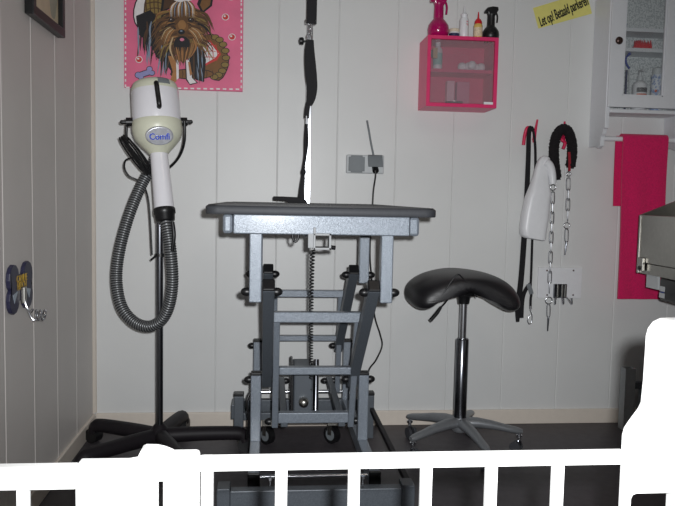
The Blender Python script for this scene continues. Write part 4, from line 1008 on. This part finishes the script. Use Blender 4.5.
    b = MB(); P = resample(smoothpath([at(557, 180, Yc), at(554.5, 165, Yc), at(553.8, 150, Yc), at(556, 137, Yc), at(561.5, 129.5, Yc), at(567.5, 131, Yc), at(571.5, 141, Yc), at(572, 155, Yc), at(570, 168, Yc)], 10), .003)
    rr = random.Random(4); seg = 16
    b.tube(P, [.021*(1+.10*rr.random()) if 2 < i < len(P)-3 else .016 for i in range(len(P))], M_FRINGE, seg)
    for v in b.bm.verts: v.co += Vector((rr.uniform(-1, 1), rr.uniform(-1, 1), rr.uniform(-1, 1)))*.0018
    b.build('fleece_sleeve', t, smooth=70)
    b = MB(); P = smoothpath([at(569, 152, Yc-.0215), at(569.6, 162, Yc-.021), at(569.3, 171, Yc-.012)], 5); ribbon(b, P, L(2.6, Yc), .003, mat('dark_red_webbing', (150, 22, 40), .7)); lab(b.build('webbing', t), 'red webbing edge')
    def ring_(p, r, nm='ring', th=.0024):
        MB().tube([p+Vector((r*math.cos(a), 0, r*math.sin(a))) for a in [2*PI*k/16 for k in range(16)]], th, M_CHR, 8, closed=True).build(nm, t)
    def link(p, q, w, flat):
        d = (q-p).normalized(); s = Vector((1, 0, 0)) if flat else Vector((.35, .94, 0)); s = (s-d*s.dot(d)).normalized(); l = (q-p).length; c = (p+q)/2; pts = []
        for k in range(20):
            a = 2*PI*k/20; ca, sa = math.cos(a), math.sin(a)
            pts.append(c+s*(w*math.copysign(abs(ca)**.5, ca))+d*(l/2*math.copysign(abs(sa)**.5, sa)))
        MB().tube(pts, .0024, M_CHR, 7, closed=True).build('chain_link', t)
    def chain(ys, xs, ww):
        for i in range(len(ys)-1):
            p, q = at(xs[i], ys[i]-1.2, Yc), at(xs[i+1], ys[i+1]+1.2, Yc)
            link(p, q, ww if i % 2 == 0 else ww*.8, i % 2 == 0)
    ring_(at(553, 187.5, Yc), .0125); ring_(at(568.7, 174, Yc), .0095)
    n = 10; ys = [193+(292-193)*i/n for i in range(n+1)]; xs = [553-(553-549.2)*i/n for i in range(n+1)]; chain(ys, xs, .0082)
    ys = [179+(220-179)*i/4 for i in range(5)]; xs = [568.5-.9*i/4 for i in range(5)]; chain(ys, xs, .0085)
    ring_(at(566.8, 225.5, Yc), .0135); ring_(at(548.8, 300.5, Yc), .0155)
    for p, q, e in (((566.7, 229), (566.4, 242), (564.8, 255)), ((548.6, 304.5), (548.4, 317), (547.6, 331))):
        a_, b_, c_ = at(*p, Yc), at(*q, Yc), at(*e, Yc); link(a_, b_, .0075, True)
        MB().tube([b_+Vector((0, 0, .004)), b_+Vector((0, 0, -.008)), c_], [.0035, .005, .003], M_CHD, 8).build('toggle_bar', t)
    # plate with hooks
    A = at(538.8, 267.5, WALL-.012); B = at(581.2, 298.3, WALL-.012)
    t = thing('hook_plate', 'white rectangular wall plate with a three-pronged metal hook, behind the chain', 'hook', ((A.x+B.x)/2, WALL, B.z))
    MB().bb((A.x, WALL-.012, B.z), (B.x, WALL-.0005, A.z), M_WHT, bev=.002).build('plate', t)
    for px, py in ((547, 270.5), (573.5, 270.5), (547, 295), (573, 295)):
        MB().lathe([(0, .004), (.0015, .004), (.003, .002)], at(px, py, WALL-.0121), (0, -1, 0), M_BRONZE, 10).build('screw', t)
    b = MB(); a, c = at(554, 284, WALL-.02), at(566.5, 298, WALL-.02)
    b.bb((a.x, WALL-.022, c.z), (c.x, WALL-.0122, a.z), M_CHD, bev=.002)
    for px in (557, 561.5, 564.5): b.bb((ax(px, WALL-.02, 290), WALL-.026, c.z+.004), (ax(px+1.4, WALL-.02, 290), WALL-.0215, a.z-.003), M_STEEL, bev=.0005)
    b.build('hook_bracket', t)
    for x0, x1 in ((556, 555), (562, 563.2), (566, 571.5)):
        b = MB(); b.tube(smoothpath([at(x0, 297, WALL-.02), at((x0+x1)/2, 300, WALL-.035), at(x1-.3, 304, WALL-.05), at(x1+.3, 303, WALL-.062), at(x1+.2, 298, WALL-.064)], 5), .0042, M_CHR, 8); b.build('prong', t)
wall_hooks()

# ================================================================== stainless tub on the right
def tub():
    Yfar = 2.72
    X = ax(640.5, Yfar, 240); zt = az(640.5, 215, Yfar); zs = az(641, 262, Yfar); zb = az(637, 273, Yfar); Yn = 1.55; x1 = X+.60
    t = thing('dog_bath', 'stainless steel dog bath at the right edge with a black control box below', 'bath', (X+.3, 2.1, 0))
    th = .012
    b = MB(); b.bb((X, Yn, zs), (X+th, Yfar, zt), M_STEEL, bev=.002); b.bb((X+.004, Yn, zb), (X+th+.004, Yfar, zs-.003), M_STEEL, bev=.002); b.build('side_panel', t)
    b = MB()
    zr = zt+.22
    b.prism([(X-.004, Yfar+.001, zb), (x1, Yfar+.001, zb), (x1, Yfar+.001, zr), (X+.55, Yfar+.001, zr), (X, Yfar+.001, zt+.002), (X-.004, Yfar+.001, zt)], (0, th, 0), M_STEEL, bev=.002); b.build('end_panel', t)
    b = MB(); b.bb((X+th, Yn, zb+.01), (x1, Yfar, zb+.025), M_STEEL); b.build('floor_pan', t)
    b = MB(); b.bb((x1, Yn, zb), (x1+th, Yfar+.012, zr), M_STEEL, bev=.002); b.build('back_panel', t)
    b = MB(); b.prism([(X, Yn-.012, zb), (x1, Yn-.012, zb), (x1, Yn-.012, zr), (X+.55, Yn-.012, zr), (X, Yn-.012, zt)], (0, .0115, 0), M_STEEL, bev=.002); b.build('end_panel', t)
    b = MB(); c = at(636.5, 266, Yfar-.01)
    b.bb((X-.012, Yfar-.045, az(637, 270, Yfar)), (X-.0005, Yfar-.005, az(637, 257, Yfar)), M_STEEL, bev=.002); b.cyl((X-.016, Yfar-.025, c.z-.006), (X-.011, Yfar-.025, c.z-.006), .008, M_BLK, 12); b.build('door_latch', t)
    b = MB(); yq = atx(652, 285, X+.012).y; b.bb((X+.012, atx(658, 285, X+.012).y, az(652, 288.5, yq)), (X+.02, atx(646, 285, X+.012).y, zb+.004), M_LGREY, bev=.001); b.build('tag_plate', t)
    yq = atx(658.5, 292, X+.008).y; b = MB(); b.bb((X+.008, yq-.3, az(664, 301, yq-.03)), (X+.12, yq, zb-.001), M_BLK, bev=.012, seg=3); cb_ = b.build('control_box', t)
    b = MB(); xf = X+.0065
    z0, z1 = az(661, 297.5, yq-.015), az(661, 286, yq-.015); yq += .012
    b.bb((xf, yq-.055, z0), (xf+.003, yq-.02, z0+(z1-z0)*.42), M_LGREY); b.bb((xf, yq-.055, z0+(z1-z0)*.56), (xf+.003, yq-.02, z1), M_LGREY); b.bb((xf, yq-.05, z0+(z1-z0)*.45), (xf+.003, yq-.025, z0+(z1-z0)*.53), M_BLUE); b.build('button_label', cb_)
    for x, y in ((X+.42, Yn+.06), (x1-.04, Yn+.06), (X+.42, Yfar-.12), (x1-.04, Yfar-.12)):
        b = MB(); b.bb((x-.02, y-.02, 0), (x+.02, y+.02, zb+.011), M_STEEL, bev=.002); b.build('leg', t)
    # grey post standing by the wall
    Ys = 3.03; A = at(626, 369, Ys); B = at(636, 369, Ys)
    t = thing('steel_stand', 'grey hollow post of a folded stand at the baseboard, half hidden by the white gate', 'stand', ((A.x+B.x)/2, Ys, 0))
    w = B.x-A.x; z1 = A.z
    b = MB(); th = .004
    for (p, q) in (((A.x, Ys, 0), (B.x, Ys+th, z1)), ((A.x, Ys+w-th, 0), (B.x, Ys+w, z1)), ((A.x, Ys+th, 0), (A.x+th, Ys+w-th, z1)), ((B.x-th, Ys+th, 0), (B.x, Ys+w-th, z1))): b.bb(p, q, mat('grey_enamel', (168, 173, 176), .5))
    b.bb((A.x+th, Ys+th, z1-.02), (B.x-th, Ys+w-th, z1-.012), M_BLK); b.build('post', t)
    z2 = az(640, 383, Ys); b = MB(); b.bb((B.x, Ys+.01, z2-.03), (B.x+.3, Ys+w-.01, z2), M_HAMD, bev=.002); b.build('cross_rail', t)
    b = MB(); b.bb((B.x+.035, Ys+.012, .03), (B.x+.3, Ys+w-.012, z2-.03), M_HAMD, bev=.002); b.build('side_sheet', t)
tub()

# ================================================================== white safety gate across the foreground
def gate():
    Y = .75; d = .016
    zt = az(400, 451, Y+d); zb = az(400, 469.2, Y)
    xa, xb = ax(198, Y, 460), ax(628, Y, 452)
    t = thing('safety_gate', 'white barred safety gate across the foreground, brightly lit', 'gate', ((xa+xb)/2, Y, 0))
    def part(n, fn, **k): b = MB(); fn(b); return b.build(n, t, **k)
    part('top_rail', lambda b: b.bb((xa, Y-.0, zb), (xb, Y+d, zt), M_GATE, bev=.003))
    part('bottom_rail', lambda b: b.bb((xa, Y, .045), (xb, Y+d, .07), M_GATE, bev=.003))
    for px in (281.5, 355, 428, 493.8, 561): 
        x = ax(px, Y, 480); part('bar', lambda b: b.bb((x-.0065, Y+.004, .0695), (x+.0065, Y+.016, zb+.0005), M_GATE, bev=.003))
    part('end_stile', lambda b: b.bb((ax(200.8, Y, 480), Y+.0007, .0), (ax(213, Y, 480), Y+d, zt-.0002), M_GATE, bev=.002))
    # right upright: shaped plate with a slot
    out = [(700, 317.5), (668, 317.5), (660, 318), (653, 321.5), (648, 328), (645.8, 336), (645, 350), (643, 380), (640.8, 402), (638, 408), (629, 420), (624, 427.5), (622, 435), (621.6, 443)]
    Yb = Y+.012; P = [at(x, y, Yb) for x, y in out]; xl0 = P[-1].x; xr = P[0].x
    h0, h1 = ax(628.5, Y, 492), ax(672.5, Y, 492); hz = az(650, 491, Y); hb = .12
    P = [Vector((p.x, Y-.006, p.z)) for p in P]+[Vector((xl0, Y-.006, 0)), Vector((xr, Y-.006, 0))]
    rr = .006
    hole = [Vector((h0, Y-.006, hb)), Vector((h0, Y-.006, hz-rr)), Vector((h0+rr*.3, Y-.006, hz-rr*.3)), Vector((h0+rr, Y-.006, hz)), Vector((h1, Y-.006, hz)), Vector((h1, Y-.006, hb))]
    part('upright', lambda b: b.prism(P, (0, .018, 0), M_GATE, holes=[hole]), smooth=30)
    s = at(665.5, 465, Y-.0062); part('screw', lambda b: b.lathe([(0, .0035), (.0012, .0035), (.002, .002)], s, (0, -1, 0), M_LGREY, 12))
    # lock housing and hinge post on the left
    part('lock_post', lambda b: b.bb((ax(163, Y, 480), Y-.004, 0), (ax(200.5, Y+d, 480), Y+d, az(185, 448.3, Y+d)), M_GATE, bev=.004))
    kn = [(139.8, 475), (140, 458), (141.5, 449), (144, 444.5), (147, 443), (158, 443.2), (165, 444.6), (171, 446.8), (176, 449), (176, 475)]
    part('latch_knob', lambda b: b.prism([at(x, y, Y+.012) for x, y in kn], (0, -.02, 0), M_GATE, bev=.003))
    Y2 = .735
    pl = [(75.5, 464), (79.5, 457.8), (130, 457.3), (140, 455.5), (159, 455), (159, 520), (75.5, 520)]
    P = [at(x, y, Y2+.01) for x, y in pl]; P[-2].z = .0; P[-1].z = 0.; P[-2].x = P[-3].x; P[-1].x = P[0].x = ax(75.5, Y2, 480); P[1].x = P[0].x+.004
    part('lock_housing', lambda b: b.prism(P, (0, -.012, 0), M_GATE, bev=.002))
    z1, z0 = az(40, 462, Y2+.016), az(40, 491, Y2); x0 = LEFT+.002
    part('fixed_rail', lambda b: b.bb((x0, Y2, z0), (P[0].x+.001, Y2+.016, z1), M_GATE, bev=.003))
    part('fixed_bottom_rail', lambda b: b.bb((x0, Y2, .045), (P[0].x+.001, Y2+.022, .075), M_GATE, bev=.003))
    for k in range(0, 5):
        x = ax(20.5, Y2, 500)-k*.075
        if x > x0+.01: part('bar', lambda b: b.bb((x-.0065, Y2+.004, .0745), (x+.0065, Y2+.014, z0+.0005), M_GATE, bev=.003))
    part('wall_foot', lambda b: b.bb((x0, Y2-.005, 0), (x0+.02, Y2+.027, z1), M_GATE, bev=.003))
gate()

# ================================================================== light and camera
fl = bpy.data.lights.new('camera_flash', 'SPOT'); fl.energy = 185; fl.spot_size = math.radians(86); fl.spot_blend = 1.0; fl.shadow_soft_size = .012; fl.color = (.97, .985, 1.0)
fo = bpy.data.objects.new('camera_flash', fl); C.objects.link(fo)
fo.location = CAM+RGT*.038+UPV*.034-FWD*.01
Rm = Matrix((RGT, UPV, -FWD)).transposed(); fo.rotation_euler = Rm.to_euler()
cl = bpy.data.lights.new('ceiling_lamp', 'AREA'); cl.energy = 2.6; cl.size = .5; cl.color = (1., .87, .74)
co = bpy.data.objects.new('ceiling_lamp', cl); C.objects.link(co); co.location = (.7, 1.2, CEIL-.03)
w = bpy.data.worlds.new('world'); bpy.context.scene.world = w; w.use_nodes = True
w.node_tree.nodes['Background'].inputs[0].default_value = (.9, .92, 1, 1); w.node_tree.nodes['Background'].inputs[1].default_value = .04

cam = bpy.data.cameras.new('camera'); cam.sensor_width = 36; cam.lens = 36*FPX/675; cam.clip_start = .01
co = bpy.data.objects.new('camera', cam); C.objects.link(co); co.location = CAM; co.rotation_euler = Rm.to_euler()
sc = bpy.context.scene; sc.camera = co
sc.view_settings.view_transform = 'Standard'; sc.view_settings.look = 'None'; sc.view_settings.exposure = 0; sc.view_settings.gamma = 1; sc.view_settings.use_curve_mapping = False
